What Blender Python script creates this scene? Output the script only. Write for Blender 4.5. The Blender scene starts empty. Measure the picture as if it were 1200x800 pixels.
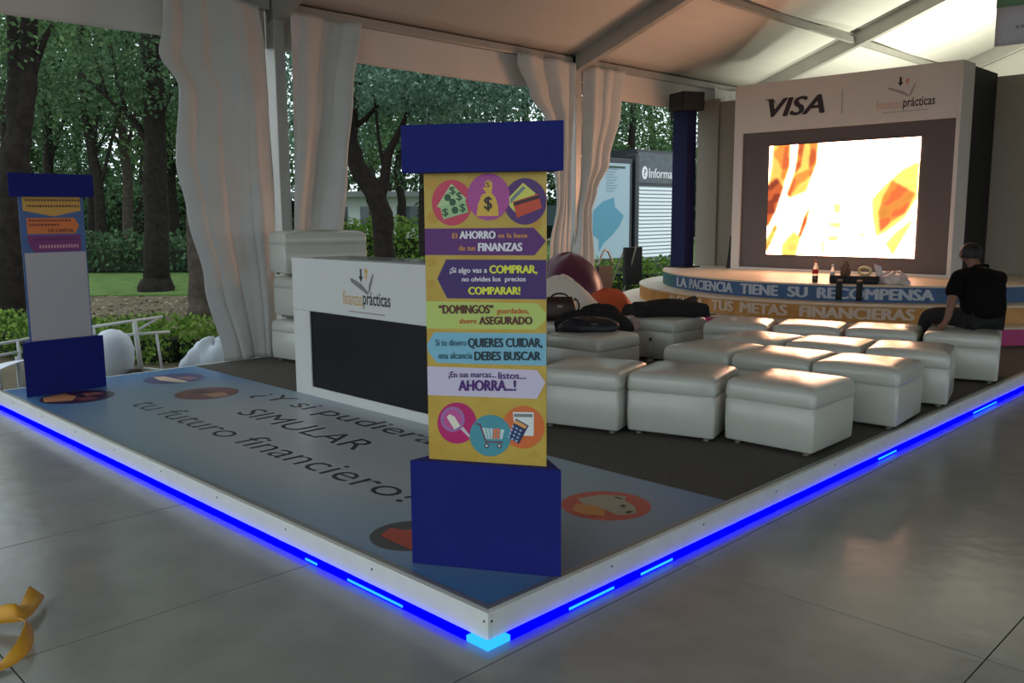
import bpy, bmesh, math, random
import numpy as np
from mathutils import Matrix, Vector

random.seed(7)
RNG = np.random.default_rng(7)
SC = bpy.context.scene
COL = SC.collection
R = math.radians

# ------------------------------------------------------------------ camera
CAMP = Vector((-2.183, -2.306, 1.65))
cd = bpy.data.cameras.new('camera')
cam = bpy.data.objects.new('camera', cd)
COL.objects.link(cam)
rt = Vector((0.7040, -0.7102, -0.0053)).normalized()
fw = Vector((0.7022, 0.6974, -0.1427)).normalized()
up = rt.cross(fw).normalized()
fw = up.cross(rt)
cam.matrix_world = Matrix(((rt.x, up.x, -fw.x, CAMP.x), (rt.y, up.y, -fw.y, CAMP.y), (rt.z, up.z, -fw.z, CAMP.z), (0, 0, 0, 1)))
cd.sensor_width = 36.0
cd.lens = 1029.19 / 1200 * 36
cd.clip_end = 400
SC.camera = cam

# ------------------------------------------------------------------ world (overcast dusk sky) and exposure
wd = bpy.data.worlds.new('dusk_sky')
SC.world = wd
wd.use_nodes = True
bg = wd.node_tree.nodes['Background']
bg.inputs[0].default_value = (0.84, 0.95, 1.0, 1)
bg.inputs[1].default_value = 1.7
SC.view_settings.view_transform = 'Standard'
SC.view_settings.look = 'None'
SC.view_settings.gamma = 1
SC.view_settings.exposure = 0.0
SC.view_settings.use_curve_mapping = False
SC.cycles.use_denoising = True
SC.cycles.max_bounces = 6
SC.cycles.transparent_max_bounces = 6
SC.cycles.sample_clamp_indirect = 6

PH = 0.1384          # platform deck height
YE = 6.34            # line of the tent posts
EZ = 3.90            # eave height
RS = 0.36            # roof rise per metre
YR = -3.7            # ridge
PX = [-6.7, -1.9, 2.955, 7.83, 12.7, 17.55]   # tent bays


# ------------------------------------------------------------------ helpers
def lin(c):
    return tuple(((v / 255) / 12.92 if v / 255 <= .04045 else ((v / 255 + .055) / 1.055) ** 2.4) for v in c)


MATS = {}


def mat(name, rgb, rough=.6, metal=0, var=0., vscale=6., bump=0., bscale=40., spec=.5, coat=0, emit=0, trans=0., rgb2=None, stretch=None, sheen=0):
    """procedural principled material; rgb in sRGB 0-255"""
    if name in MATS:
        return MATS[name]
    m = bpy.data.materials.new(name)
    m.use_nodes = True
    nt = m.node_tree
    b = nt.nodes['Principled BSDF']
    c = lin(rgb)
    b.inputs['Base Color'].default_value = (*c, 1)
    b.inputs['Roughness'].default_value = rough
    b.inputs['Metallic'].default_value = metal
    b.inputs['Specular IOR Level'].default_value = spec
    b.inputs['Coat Weight'].default_value = coat
    b.inputs['Sheen Weight'].default_value = sheen
    if trans:
        b.inputs['Transmission Weight'].default_value = trans
    if emit:
        b.inputs['Emission Color'].default_value = (*c, 1)
        b.inputs['Emission Strength'].default_value = emit
    if var or bump or rgb2:
        tc = nt.nodes.new('ShaderNodeTexCoord')
        vec = tc.outputs['Object']
        if stretch:
            mp = nt.nodes.new('ShaderNodeMapping')
            mp.inputs['Scale'].default_value = stretch
            nt.links.new(vec, mp.inputs[0])
            vec = mp.outputs[0]
    if var or rgb2:
        n = nt.nodes.new('ShaderNodeTexNoise')
        n.inputs['Scale'].default_value = vscale
        n.inputs['Detail'].default_value = 5
        nt.links.new(vec, n.inputs['Vector'])
        r = nt.nodes.new('ShaderNodeValToRGB')
        r.color_ramp.elements[0].position = .3
        r.color_ramp.elements[1].position = .7
        c2 = lin(rgb2) if rgb2 else tuple(min(1, v * (1 + var)) for v in c)
        c1 = c if rgb2 else tuple(v * (1 - var) for v in c)
        r.color_ramp.elements[0].color = (*c1, 1)
        r.color_ramp.elements[1].color = (*c2, 1)
        nt.links.new(n.outputs[0], r.inputs[0])
        nt.links.new(r.outputs[0], b.inputs['Base Color'])
    if bump:
        n = nt.nodes.new('ShaderNodeTexNoise')
        n.inputs['Scale'].default_value = bscale
        n.inputs['Detail'].default_value = 4
        nt.links.new(vec, n.inputs['Vector'])
        bp = nt.nodes.new('ShaderNodeBump')
        bp.inputs['Strength'].default_value = bump
        bp.inputs['Distance'].default_value = .02
        nt.links.new(n.outputs[0], bp.inputs['Height'])
        nt.links.new(bp.outputs[0], b.inputs['Normal'])
    MATS[name] = m
    return m


def leafmat(name, c1, c2, tr=.25):
    if name in MATS:
        return MATS[name]
    m = bpy.data.materials.new(name)
    m.use_nodes = True
    nt = m.node_tree
    nt.nodes.clear()
    out = nt.nodes.new('ShaderNodeOutputMaterial')
    df = nt.nodes.new('ShaderNodeBsdfDiffuse')
    tl = nt.nodes.new('ShaderNodeBsdfTranslucent')
    mx = nt.nodes.new('ShaderNodeMixShader')
    mx.inputs[0].default_value = tr
    g = nt.nodes.new('ShaderNodeNewGeometry')
    r = nt.nodes.new('ShaderNodeValToRGB')
    r.color_ramp.elements[0].color = (*lin(c1), 1)
    r.color_ramp.elements[1].color = (*lin(c2), 1)
    nt.links.new(g.outputs['Random Per Island'], r.inputs[0])
    nt.links.new(r.outputs[0], df.inputs[0])
    nt.links.new(r.outputs[0], tl.inputs[0])
    nt.links.new(df.outputs[0], mx.inputs[1])
    nt.links.new(tl.outputs[0], mx.inputs[2])
    nt.links.new(mx.outputs[0], out.inputs[0])
    MATS[name] = m
    return m


def emat(name, rgb, strength):
    if name in MATS:
        return MATS[name]
    m = bpy.data.materials.new(name)
    m.use_nodes = True
    nt = m.node_tree
    nt.nodes.clear()
    out = nt.nodes.new('ShaderNodeOutputMaterial')
    e = nt.nodes.new('ShaderNodeEmission')
    e.inputs[0].default_value = (*rgb, 1)
    e.inputs[1].default_value = strength
    nt.links.new(e.outputs[0], out.inputs[0])
    MATS[name] = m
    return m


def tag(o, label=None, cat=None, group=None, kind=None):
    if label:
        o['label'] = label
    if cat:
        o['category'] = cat
    if group:
        o['group'] = group
    if kind:
        o['kind'] = kind
    return o


def thing(name, label, cat, loc=(0, 0, 0), rz=0., group=None, kind=None):
    o = bpy.data.objects.new(name, None)
    COL.objects.link(o)
    o.empty_display_size = .1
    o.location = loc
    o.rotation_euler = (0, 0, rz)
    return tag(o, label, cat, group, kind)


def inv(parent):
    M = Matrix.Identity(4)
    chain = []
    while parent is not None:
        chain.append(Matrix.Translation(parent.location) @ Matrix.Rotation(parent.rotation_euler.z, 4, 'Z'))
        parent = parent.parent
    for m in reversed(chain):
        M = M @ m
    return M.inverted()


class MB:
    def __init__(s):
        s.v = []
        s.f = []

    def add(s, v, f):
        k = len(s.v)
        s.v += [tuple(p) for p in v]
        s.f += [tuple(i + k for i in q) for q in f]
        return s

    def box(s, x0, x1, y0, y1, z0, z1, M=None):
        v = [(x, y, z) for z in (z0, z1) for x, y in ((x0, y0), (x1, y0), (x1, y1), (x0, y1))]
        if M is not None:
            v = [M @ Vector(p) for p in v]
        return s.add(v, [(3, 2, 1, 0), (4, 5, 6, 7), (0, 1, 5, 4), (1, 2, 6, 5), (2, 3, 7, 6), (3, 0, 4, 7)])

    def bar(s, a, b, w, h, upv=(0, 0, 1)):
        a, b = Vector(a), Vector(b)
        d = (b - a).normalized()
        u = Vector(upv)
        sx = d.cross(u)
        if sx.length < 1e-4:
            sx = d.cross(Vector((1, 0, 0)))
        sx.normalize()
        u = sx.cross(d).normalized()
        v = []
        for p in (a, b):
            for i, j in ((-1, -1), (1, -1), (1, 1), (-1, 1)):
                v.append(p + sx * (i * w / 2) + u * (j * h / 2))
        return s.add(v, [(3, 2, 1, 0), (4, 5, 6, 7), (0, 1, 5, 4), (1, 2, 6, 5), (2, 3, 7, 6), (3, 0, 4, 7)])

    def prism(s, poly, z0, z1):
        n = len(poly)
        v = [(x, y, z0) for x, y in poly] + [(x, y, z1) for x, y in poly]
        return s.add(v, [tuple(range(n - 1, -1, -1)), tuple(range(n, 2 * n))] + [(i, (i + 1) % n, (i + 1) % n + n, i + n) for i in range(n)])

    def loft(s, loops, cap0=True, cap1=True):
        k = len(s.v)
        n = len(loops[0])
        for lp in loops:
            s.v += [tuple(p) for p in lp]
        for a in range(len(loops) - 1):
            for i in range(n):
                j = (i + 1) % n
                s.f.append((k + a * n + i, k + a * n + j, k + (a + 1) * n + j, k + (a + 1) * n + i))
        if cap0:
            s.f.append(tuple(k + i for i in range(n - 1, -1, -1)))
        if cap1:
            s.f.append(tuple(k + (len(loops) - 1) * n + i for i in range(n)))
        return s

    def tube(s, path, rad, n=8):
        P = [Vector(p) for p in path]
        if not isinstance(rad, (list, tuple)):
            rad = [rad] * len(P)
        loops = []
        ref = None
        for i, p in enumerate(P):
            d = (P[min(i + 1, len(P) - 1)] - P[max(i - 1, 0)]).normalized()
            if ref is None:
                ref = d.orthogonal().normalized()
            ref = (ref - d * ref.dot(d)).normalized()
            b = d.cross(ref)
            loops.append([p + (ref * math.cos(t) + b * math.sin(t)) * rad[i] for t in (2 * math.pi * k / n for k in range(n))])
        return s.loft(loops)

    def lathe(s, c, prof, n=16):
        loops = [[(c[0] + r * math.cos(2 * math.pi * k / n), c[1] + r * math.sin(2 * math.pi * k / n), c[2] + z) for k in range(n)] for r, z in prof]
        return s.loft(loops)

    def grid(s, fn, nu, nv):
        k = len(s.v)
        for j in range(nv + 1):
            for i in range(nu + 1):
                s.v.append(tuple(fn(i / nu, j / nv)))
        for j in range(nv):
            for i in range(nu):
                a = k + j * (nu + 1) + i
                s.f.append((a, a + 1, a + nu + 2, a + nu + 1))
        return s

    def flat(s, pts2, F, off=0.):
        """polygon in a 2-D frame F=(O,U,V,N)"""
        k = len(s.v)
        O, U, V, N = F
        s.v += [tuple(O + U * p[0] + V * p[1] + N * off) for p in pts2]
        s.f.append(tuple(range(k, k + len(pts2))))
        return s

    def build(s, name, m, parent=None, smooth=False, bevel=0, world=True, kind=None, label=None, solid=0, subsurf=0):
        me = bpy.data.meshes.new(name)
        v = s.v
        if parent is not None and world:
            Mi = inv(parent)
            v = [tuple(Mi @ Vector(p)) for p in v]
        me.from_pydata(v, [], s.f)
        me.update()
        bm = bmesh.new()
        bm.from_mesh(me)
        bmesh.ops.recalc_face_normals(bm, faces=bm.faces) if not getattr(s, 'keepn', False) else None
        bm.to_mesh(me)
        bm.free()
        if smooth:
            me.polygons.foreach_set('use_smooth', [True] * len(me.polygons))
        me.materials.append(m)
        o = bpy.data.objects.new(name, me)
        COL.objects.link(o)
        o.parent = parent
        if solid:
            md = o.modifiers.new('solid', 'SOLIDIFY')
            md.thickness = solid
        if bevel:
            md = o.modifiers.new('bevel', 'BEVEL')
            md.width = bevel
            md.segments = 2
            md.limit_method = 'ANGLE'
        if subsurf:
            md = o.modifiers.new('sub', 'SUBSURF')
            md.levels = md.render_levels = subsurf
        tag(o, label, None, None, kind)
        return o


def npmesh(name, V, F, m, parent=None, kind=None):
    """V (n,3), F (k,4) numpy"""
    if parent is not None:
        Mi = np.array(inv(parent))
        V = V @ Mi[:3, :3].T + Mi[:3, 3]
    me = bpy.data.meshes.new(name)
    me.vertices.add(len(V))
    me.vertices.foreach_set('co', V.astype(np.float32).ravel())
    me.loops.add(F.size)
    me.loops.foreach_set('vertex_index', F.astype(np.int32).ravel())
    me.polygons.add(len(F))
    me.polygons.foreach_set('loop_start', np.arange(0, F.size, F.shape[1], dtype=np.int32))
    me.update(calc_edges=True)
    me.materials.append(m)
    o = bpy.data.objects.new(name, me)
    COL.objects.link(o)
    o.parent = parent
    tag(o, None, None, None, kind)
    return o


def leaves(pts, size, flat=0.):
    """rhombus leaves at points"""
    n = len(pts)
    a = RNG.normal(size=(n, 3))
    a[:, 2] *= (1 - flat * .7)
    a /= np.linalg.norm(a, axis=1)[:, None]
    b = RNG.normal(size=(n, 3))
    b -= a * (a * b).sum(1)[:, None]
    b /= np.linalg.norm(b, axis=1)[:, None]
    sz = size * RNG.uniform(.6, 1.3, (n, 1))
    V = np.stack([pts - a * sz * .5, pts + b * sz * .28, pts + a * sz * .5, pts - b * sz * .28], 1).reshape(-1, 3)
    return V, np.arange(4 * n).reshape(-1, 4)


def blob(c, r, n):
    p = RNG.normal(size=(n, 3))
    p /= np.linalg.norm(p, axis=1)[:, None]
    p *= RNG.uniform(.35, 1, (n, 1)) ** .6
    return np.array(c) + p * np.array(r)


TXT = {}


def text2d(s, bold=0., shear=0.):
    key = (s, bold, shear)
    if key in TXT:
        return TXT[key]
    cu = bpy.data.curves.new('t', 'FONT')
    cu.body = s
    cu.offset = 0 if bold > .014 else bold
    cu.shear = shear
    cu.resolution_u = 3
    o = bpy.data.objects.new('t', cu)
    COL.objects.link(o)
    bpy.context.view_layer.update()
    dg = bpy.context.evaluated_depsgraph_get()
    me = bpy.data.meshes.new_from_object(o.evaluated_get(dg))
    v = np.array([p.co[:2] for p in me.vertices])
    f = [tuple(p.vertices) for p in me.polygons]
    v = np.concatenate([v, np.zeros((len(v), 1))], 1)
    if bold > .014:
        n0, f0, v0 = len(v), list(f), v
        for k, (dx, dy) in enumerate(((bold * .8, 0), (-bold * .8, 0), (0, bold * .3), (0, -bold * .3))):
            v = np.concatenate([v, v0 + [dx, dy, -(k + 1)]])
            f += [tuple(i + n0 * (k + 1) for i in q) for q in f0]
    bpy.data.objects.remove(o)
    bpy.data.curves.remove(cu)
    bpy.data.meshes.remove(me)
    TXT[key] = (v, f)
    return v, f


def words_of(s, bold, shear):
    """glyph islands of s gathered into words: list of (vertex ids, faces)"""
    v, f = text2d(s, bold, shear)
    par = list(range(len(v)))

    def find(a):
        while par[a] != a:
            par[a] = par[par[a]]
            a = par[a]
        return a
    for q in f:
        for k in q[1:]:
            par[find(k)] = find(q[0])
    isl = {}
    for q in f:
        isl.setdefault(find(q[0]), []).append(q)
    rows = []
    for q in isl.values():
        ids = sorted({i for p in q for i in p})
        rows.append((v[ids, 0].min(), v[ids, 0].max(), q))
    rows.sort(key=lambda r: r[0])
    out, right = [], -1e9
    for a, b, q in rows:
        if a - right > .17:
            out.append([])
        out[-1] += q
        right = max(right, b)
    return out


def layered(mapf, x0, x1, y0, y1, lay):
    """lettering strokes lie in thin layers, the middle one on top"""
    def put(i, p):
        u, v_ = x0 + p[0] * (x1 - x0), y0 + p[1] * (y1 - y0)
        a = Vector(mapf(u, v_))
        if lay.min() == 0:
            return a
        n = (Vector(mapf(u + (x1 - x0) * .01, v_)) - a).cross(Vector(mapf(u, v_ + (y1 - y0) * .01)) - a).normalized()
        return a + n * (LAYER * (4 + lay[i]))
    return put


LAYER = .00018


def put_words(s, x0, x1, y0, y1, mapf, name, m, parent, bold=0., shear=0., world=True, top=None):
    """each word of s becomes an object of its own"""
    v, f = text2d(s, bold, shear)
    mn, mx = v.min(0), v.max(0)
    w = (v - mn) / np.maximum(mx - mn, 1e-6)
    put = layered(mapf, x0, x1, y0, y1, v[:, 2])
    for q in words_of(s, bold, shear):
        ids = sorted({i for p in q for i in p})
        ix = {i: k for k, i in enumerate(ids)}
        mb = MB().add([put(i, w[i]) for i in ids], [tuple(ix[i] for i in p) for p in q])
        o = mb.build(name, m, parent, world=world)
        if top is not None:
            o.parent = top


def put_text(mb, s, x0, x1, y0, y1, mapf, bold=0., shear=0.):
    """fit glyph outlines of s in the box; mapf maps 2-D to 3-D"""
    v, f = text2d(s, bold, shear)
    mn, mx = v.min(0), v.max(0)
    w = (v - mn) / np.maximum(mx - mn, 1e-6)
    put = layered(mapf, x0, x1, y0, y1, v[:, 2])
    mb.add([put(i, p) for i, p in enumerate(w)], f)


def dup(root, loc, rz, label=None):
    r = root.copy()
    COL.objects.link(r)
    r.location = loc
    r.rotation_euler = (0, 0, rz)
    if label:
        r['label'] = label
    for ch in list(root.children):
        c = ch.copy()
        COL.objects.link(c)
        c.parent = r
        for g in ch.children:
            d = g.copy()
            COL.objects.link(d)
            d.parent = c
    return r


SP = -fw.z
CP = math.sqrt(1 - SP * SP)


def at(px, D, z=0.):
    """a point D metres ahead of the viewer and off to the side, for far things in the park"""
    h = Vector((fw.x, fw.y, 0)).normalized()
    r = Vector((rt.x, rt.y, 0)).normalized()
    lat = (D * CP - (z - CAMP.z) * SP) * (px - 600) / 1029
    p = Vector((CAMP.x, CAMP.y, 0)) + h * D + r * lat
    return Vector((p.x, p.y, z))


# ------------------------------------------------------------------ materials
M_floor = mat('painted_floor', (146, 146, 140), .18, var=.10, vscale=3.5, bump=.08, bscale=9, spec=.45)
M_gap = mat('floor_gap', (30, 30, 30), .9)
M_carpet = mat('charcoal_carpet', (98, 94, 88), .95, var=.18, vscale=90, bump=.5, bscale=300, spec=.1)
M_trim = mat('white_trim', (214, 216, 208), .45, var=.04, vscale=8)
M_alu = mat('aluminium_strip', (150, 152, 150), .4, metal=.6)
M_leather = mat('white_leatherette', (194, 195, 186), .21, var=.03, vscale=5, bump=.08, bscale=9, spec=.6)
M_foot = mat('stool_foot', (120, 118, 108), .6)
M_black = mat('matte_black', (22, 22, 24), .7)
M_blue = mat('totem_blue', (24, 33, 112), .6, var=.05, vscale=4, spec=.15)
M_lam = mat('white_laminate', (205, 206, 204), .35, var=.02)
M_back = mat('panel_beige', (150, 141, 128), .7, var=.03, vscale=3)
M_bezel = mat('bezel_grey', (92, 84, 84), .6)
M_wallp = mat('panel_white', (212, 205, 198), .6, var=.03, vscale=3)
M_tentw = mat('tent_fabric', (205, 202, 196), .7, var=.03, vscale=2, bump=.25, bscale=1.6, stretch=(.35, 3, 1), spec=.25)
M_frame = mat('tent_aluminium', (172, 170, 165), .45, metal=.35, var=.05)
M_curt = mat('curtain_pvc', (196, 196, 192), .42, var=.05, vscale=3, bump=.25, bscale=5, spec=.4)
M_bark = mat('bark', (44, 40, 37), .95, var=.3, vscale=9, bump=.8, bscale=22, spec=.1)
M_bark2 = mat('bark_pale', (74, 68, 60), .95, var=.3, vscale=9, bump=.8, bscale=22, spec=.1)
M_wood = mat('stage_deck', (196, 182, 160), .5, var=.06, vscale=4)
M_skin = mat('skin_brown', (124, 84, 66), .55)
M_cloth = mat('black_cotton', (18, 15, 17), .9, spec=.1)
M_hair = mat('hair_black', (14, 12, 12), .6)

# ------------------------------------------------------------------ ground: painted floor panels, park soil and lawn
soil = MB().box(-90, 110, -90, 120, -.30, -.055).build('park_ground', mat('park_soil', (86, 78, 66), .95, var=.4, vscale=1.3, bump=.5, bscale=20, rgb2=(104, 98, 80), spec=.1))
tag(soil, 'brown park soil with leaf litter beyond the tent', 'ground', kind='structure')
floor = MB().box(-9.3, 19.0, -13.9, 6.42, -.05, -.014).build('floor', M_gap)
tag(floor, 'grey painted floor of large panels under the tent', 'floor', kind='structure')
xj = [-1.33 + 2.57 * i for i in range(-3, 8)]
yj = [-.09 + 1.3 * i for i in range(-9, 6)]
pm = None
for i in range(len(xj) - 1):
    for j in range(len(yj) - 1):
        cx, cy = (xj[i] + xj[i + 1]) / 2, (yj[j] + yj[j + 1]) / 2
        if xj[i] >= 0 and yj[j] >= 0:
            continue
        if cy < -7 or cx < -6 or cx > 15:
            continue
        if pm is None:
            p = MB().box(-1.282, 1.282, -.647, .647, -.012, 0).build('floor_panel', M_floor, None)
            pm = p.data
            md = None
        else:
            p = bpy.data.objects.new('floor_panel', pm)
            COL.objects.link(p)
        p.parent = floor
        p.location = (cx, cy, random.uniform(-.0012, 0))

# lawn beyond the near soil strip
lw = []
for px in (-260, 0, 130, 300, 520, 700, 900):
    lw.append(at(px, 19, 0))
for px in (900, 700, 520, 300, 130, 0, -260):
    lw.append(at(px, 60, 0))
lawn = MB().prism([(p.x, p.y) for p in lw], -.06, -.02).build('lawn', mat('lawn_grass', (72, 98, 52), .95, rgb2=(104, 128, 70), vscale=3, bump=.6, bscale=60, spec=.1))
tag(lawn, 'green park lawn under the trees behind the tent', 'lawn', kind='structure')

# ------------------------------------------------------------------ tent: roof membrane, frame, valance, gable
roof = MB()
XA, XB = PX[0], PX[-1]


def rz_at(x, y):
    base = EZ + .004 + RS * ((YE - y) if y > YR else (YE - YR) - (YR - y))
    bay = (x - PX[0]) / 4.85 % 1
    return base - .07 * math.sin(math.pi * bay) ** 2 * min(1, (YE - y) / 1.0 if y > YR else 1)


roof.grid(lambda u, v: ((lambda x, y: (x, y, rz_at(x, y)))(XA + (XB - XA) * u, YE + .05 + (YR - YE - .05) * v)), 100, 30)
roof.grid(lambda u, v: ((lambda x, y: (x, y, rz_at(x, y)))(XA + (XB - XA) * u, YR + (-13.74 - YR) * v)), 100, 20)
roof.keepn = True
ro = roof.build('ceiling', M_tentw, None, smooth=True, solid=.006)
tag(ro, 'white sagging tent roof fabric overhead', 'tent roof', kind='structure')

tf = thing('tent_frame', 'grey aluminium tent frame of posts, rafters and eave beams', 'tent frame', (PX[2], YE, 0))
for x in PX:
    MB().box(x - .065, x + .065, YE - .10, YE + .10, -.05, EZ + .02).build('post', M_frame, tf, bevel=.008)
    MB().box(x - .065, x + .065, -13.84, -13.64, -.05, EZ + .02).build('post', M_frame, tf, bevel=.008)
    dz = -.13
    ra = MB().bar((x, YE + .06, EZ + dz), (x, YR, EZ + RS * (YE - YR) + dz), .13, .24)
    ra.build('rafter', M_frame, tf, bevel=.01)
    MB().bar((x, YR, EZ + RS * (YE - YR) + dz), (x, -13.74, EZ + dz), .13, .24).build('rafter', M_frame, tf, bevel=.01)
for a, b in zip(PX[:-1], PX[1:]):
    MB().box(a + .07, b - .07, YE - .05, YE + .05, EZ - .10, EZ).build('eave_beam', M_frame, tf, bevel=.006)
    for yy in (4.35, 1.0, -2.2):
        zz = EZ + RS * (YE - yy) - .12
        MB().box(a + .07, b - .07, yy - .035, yy + .035, zz - .05, zz + .05).build('purlin', M_frame, tf, bevel=.006)
# bracket and bolts on the visible post heads
for x in (PX[2], PX[3]):
    for zz in (2.62, 2.30) if x == PX[2] else (3.55, 3.30, 2.95, 2.5):
        MB().box(x - .072, x + .072, YE - .112, YE - .098, zz - .018, zz + .018).build('bolt_plate', M_frame, tf)

M_val = mat('valance_fabric', (214, 206, 198), .65, bump=.2, bscale=3, stretch=(4, 1, .4), spec=.25)
for k, (a, b) in enumerate(zip(PX[:-1], PX[1:])):
    v = MB().grid(lambda s, t: (a + .07 + (b - a - .14) * s, YE + .075 + .012 * math.sin(s * 40 + k) * t, EZ - .02 - t * (.46 + .025 * math.sin(s * math.pi))), 60, 8)
    v.build('valance', M_val, tf, smooth=True, solid=.004)
gw = MB().add([(PX[-1] + .08, YE, -.05), (PX[-1] + .08, -13.7, -.05), (PX[-1] + .08, -13.7, EZ), (PX[-1] + .08, YR, EZ + RS * (YE - YR)), (PX[-1] + .08, YE, EZ)], [(0, 1, 2, 3, 4)])
tag(gw.build('wall_back', M_tentw, None, solid=.01), 'white fabric gable wall closing the far end of the tent', 'tent wall', kind='structure')


# ------------------------------------------------------------------ curtains tied at the posts
def interp(tab, z):
    tab = sorted(tab)
    if z <= tab[0][0]:
        return tab[0][1]
    for (z0, a), (z1, b) in zip(tab[:-1], tab[1:]):
        if z <= z1:
            t = (z - z0) / (z1 - z0)
            t = t * t * (3 - 2 * t)
            return a + (b - a) * t
    return tab[-1][1]


def curtain(label, L, Rr, z0, z1, folds, amp, ph, y0=YE - .06, lean=0., skew=0.):
    rr = random.Random(int(ph * 100))
    waves = [(folds * rr.uniform(.35, 1.3), rr.uniform(-2.5, 2.5), rr.uniform(.3, .6), rr.uniform(0, 6.3)) for _ in range(3)]

    def fn(u, v):
        z = z0 + (z1 - z0) * v
        a, b = interp(L, z), interp(Rr, z)
        w = u + .05 * math.sin(v * 5 + ph) * math.sin(math.pi * u) + skew * (v - .5) * math.sin(math.pi * u)
        x = a + (b - a) * u
        y = y0
        for k, (fr, sl, a_, p_) in enumerate(waves):
            y += amp * a_ * math.sin(2 * math.pi * fr * w + sl * v + p_)
        q = w * folds * 1.7 + .25 * math.sin(v * 2.3 + ph)
        y += amp * .4 * (abs(q % 1 - .5) * 2) ** 3
        y += .30 * amp * math.sin(7 * u - 9 * v + ph) * math.sin(math.pi * v) ** 2
        return (x, y - amp * 1.2, z)
    o = MB().grid(fn, 90, 70).build('curtain', M_curt, None, smooth=True, solid=.004)
    return tag(o, label, 'curtain', 'white curtains gathered at the tent posts')


curtain('wide white curtain hanging left of the front post beside the counter', [(.15, 2.14), (.99, 1.96), (1.68, 1.82), (2.18, 1.74), (2.9, 1.80), (3.2, 1.62), (3.5, 1.68), (3.85, 1.70)],
        [(.14, 2.72), (.94, 2.78), (2.1, 2.83), (2.76, 2.81), (3.37, 2.79), (3.85, 2.73)], .145, 3.82, 2.2, .06, .4, skew=.25)
curtain('white curtain hanging right of the front post above the white ottoman stack', [(.2, 3.0), (1.2, 3.0), (2.6, 3.05), (3.8, 3.05)],
        [(.2, 3.45), (1.19, 3.58), (2.16, 3.69), (3.02, 3.81), (3.8, 3.96)], .2, 3.80, 1.8, .06, 2.1, skew=-.3)
curtain('pinkish white curtain gathered left of the second post behind the totem cap', [(.2, 7.1), (1.18, 7.12), (1.85, 7.30), (2.4, 7.26), (2.98, 7.10), (3.29, 6.80), (3.7, 6.57)],
        [(.2, 7.62), (1.79, 7.62), (3.8, 7.72)], .2, 3.80, 2.6, .055, 1.2)
curtain('pinkish white curtain tied back right of the second post beside the map poster', [(.2, 7.72), (1.04, 7.70), (1.54, 7.78), (2.29, 7.90), (3.8, 7.95)],
        [(.2, 8.24), (1.02, 8.18), (1.66, 8.08), (2.0, 8.2), (2.44, 8.49), (3.22, 8.77), (3.8, 8.87)], .2, 3.80, 2.4, .055, 3.0)
curtain('short grey curtain bundle hanging at the eave beside the stage speaker', [(2.9, 11.65), (3.3, 11.45), (3.8, 11.35)], [(2.9, 11.9), (3.3, 12.2), (3.8, 12.3)], 2.9, 3.80, 2.4, .05, 1.7)

# ------------------------------------------------------------------ platform with carpet, printed sheet, trim and blue light strips
YP = 6.27
XP = 13.5
pf = thing('exhibition_platform', 'low white-edged exhibition platform with carpet and blue light strip', 'platform', (0, 0, 0))
MB().prism([(.04, .04), (XP, .04), (XP, 7.35), (7.0, 7.35), (7.0, YP - .02), (.04, YP - .02)], .0, PH - .006).build('deck', M_black, pf)
MB().prism([(1.81, .06), (XP, .06), (XP, 7.35), (7.0, 7.35), (7.0, YP - .03), (1.81, YP - .03)], PH - .006, PH).build('carpet', M_carpet, pf)
MB().box(0, .03, 0.0, YP, .031, PH + .003).build('edge_board', M_trim, pf, bevel=.004)
MB().box(.0305, XP, 0, .03, .031, PH + .003).build('edge_board', M_trim, pf, bevel=.004)
MB().box(.0305, 1.9 * 0 + 7.0, YP - .025, YP, .0, PH + .002).build('edge_board', M_trim, pf, bevel=.004)
MB().box(.03, .055, .03, YP - .03, PH - .004, PH + .0045).build('edge_strip', M_alu, pf)
MB().box(.055, XP, .03, .055, PH - .004, PH + .0045).build('edge_strip', M_alu, pf)
# screws along the boards
for k in range(9):
    MB().lathe((0, 0, 0), [(.005, -.003), (.005, .003)], 8)
    s = MB()
    s.add([(-.002, .02 + k * .72 + a, .105 + b) for a, b in ((-.004, -.004), (.004, -.004), (.004, .004), (-.004, .004))] + [(.001, .02 + k * .72 + a, .105 + b) for a, b in ((-.004, -.004), (.004, -.004), (.004, .004), (-.004, .004))],
          [(0, 1, 2, 3), (7, 6, 5, 4), (0, 1, 5, 4), (1, 2, 6, 5), (2, 3, 7, 6), (3, 0, 4, 7)])
    s.build('screw', M_black, pf)
    s = MB().box(.02 + k * .74 - .004, .02 + k * .74 + .004, -.002, .001, .101, .109)
    s.build('screw', M_black, pf)
M_led = emat('blue_strip_light', (.0, .0, 1.0), 4)
M_led2 = emat('cyan_strip_light', (.02, .30, 1.0), 2.0)
L1 = MB().box(-.020, .010, .10, 6.2, .003, .029).build('light_strip', M_led, pf)
L2 = MB().box(.10, XP, -.020, .010, .003, .029).build('light_strip', M_led, pf)
MB().box(-.021, .010, -.021, .10, .004, .028).build('light_strip', M_led2, pf)
MB().box(.010, .10, -.021, .010, .004, .028).build('light_strip', M_led2, pf)
for a, b in ((.5, .9), (1.15, 1.25)):
    MB().box(-.023, -.018, a, b, .011, .021).build('light_strip', M_led2, pf)
for a, b in ((.45, .75), (.95, 1.2), (3.6, 3.9), (5.5, 6.1)):
    MB().box(a, b, -.023, -.018, .011, .021).build('light_strip', M_led2, pf)

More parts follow.
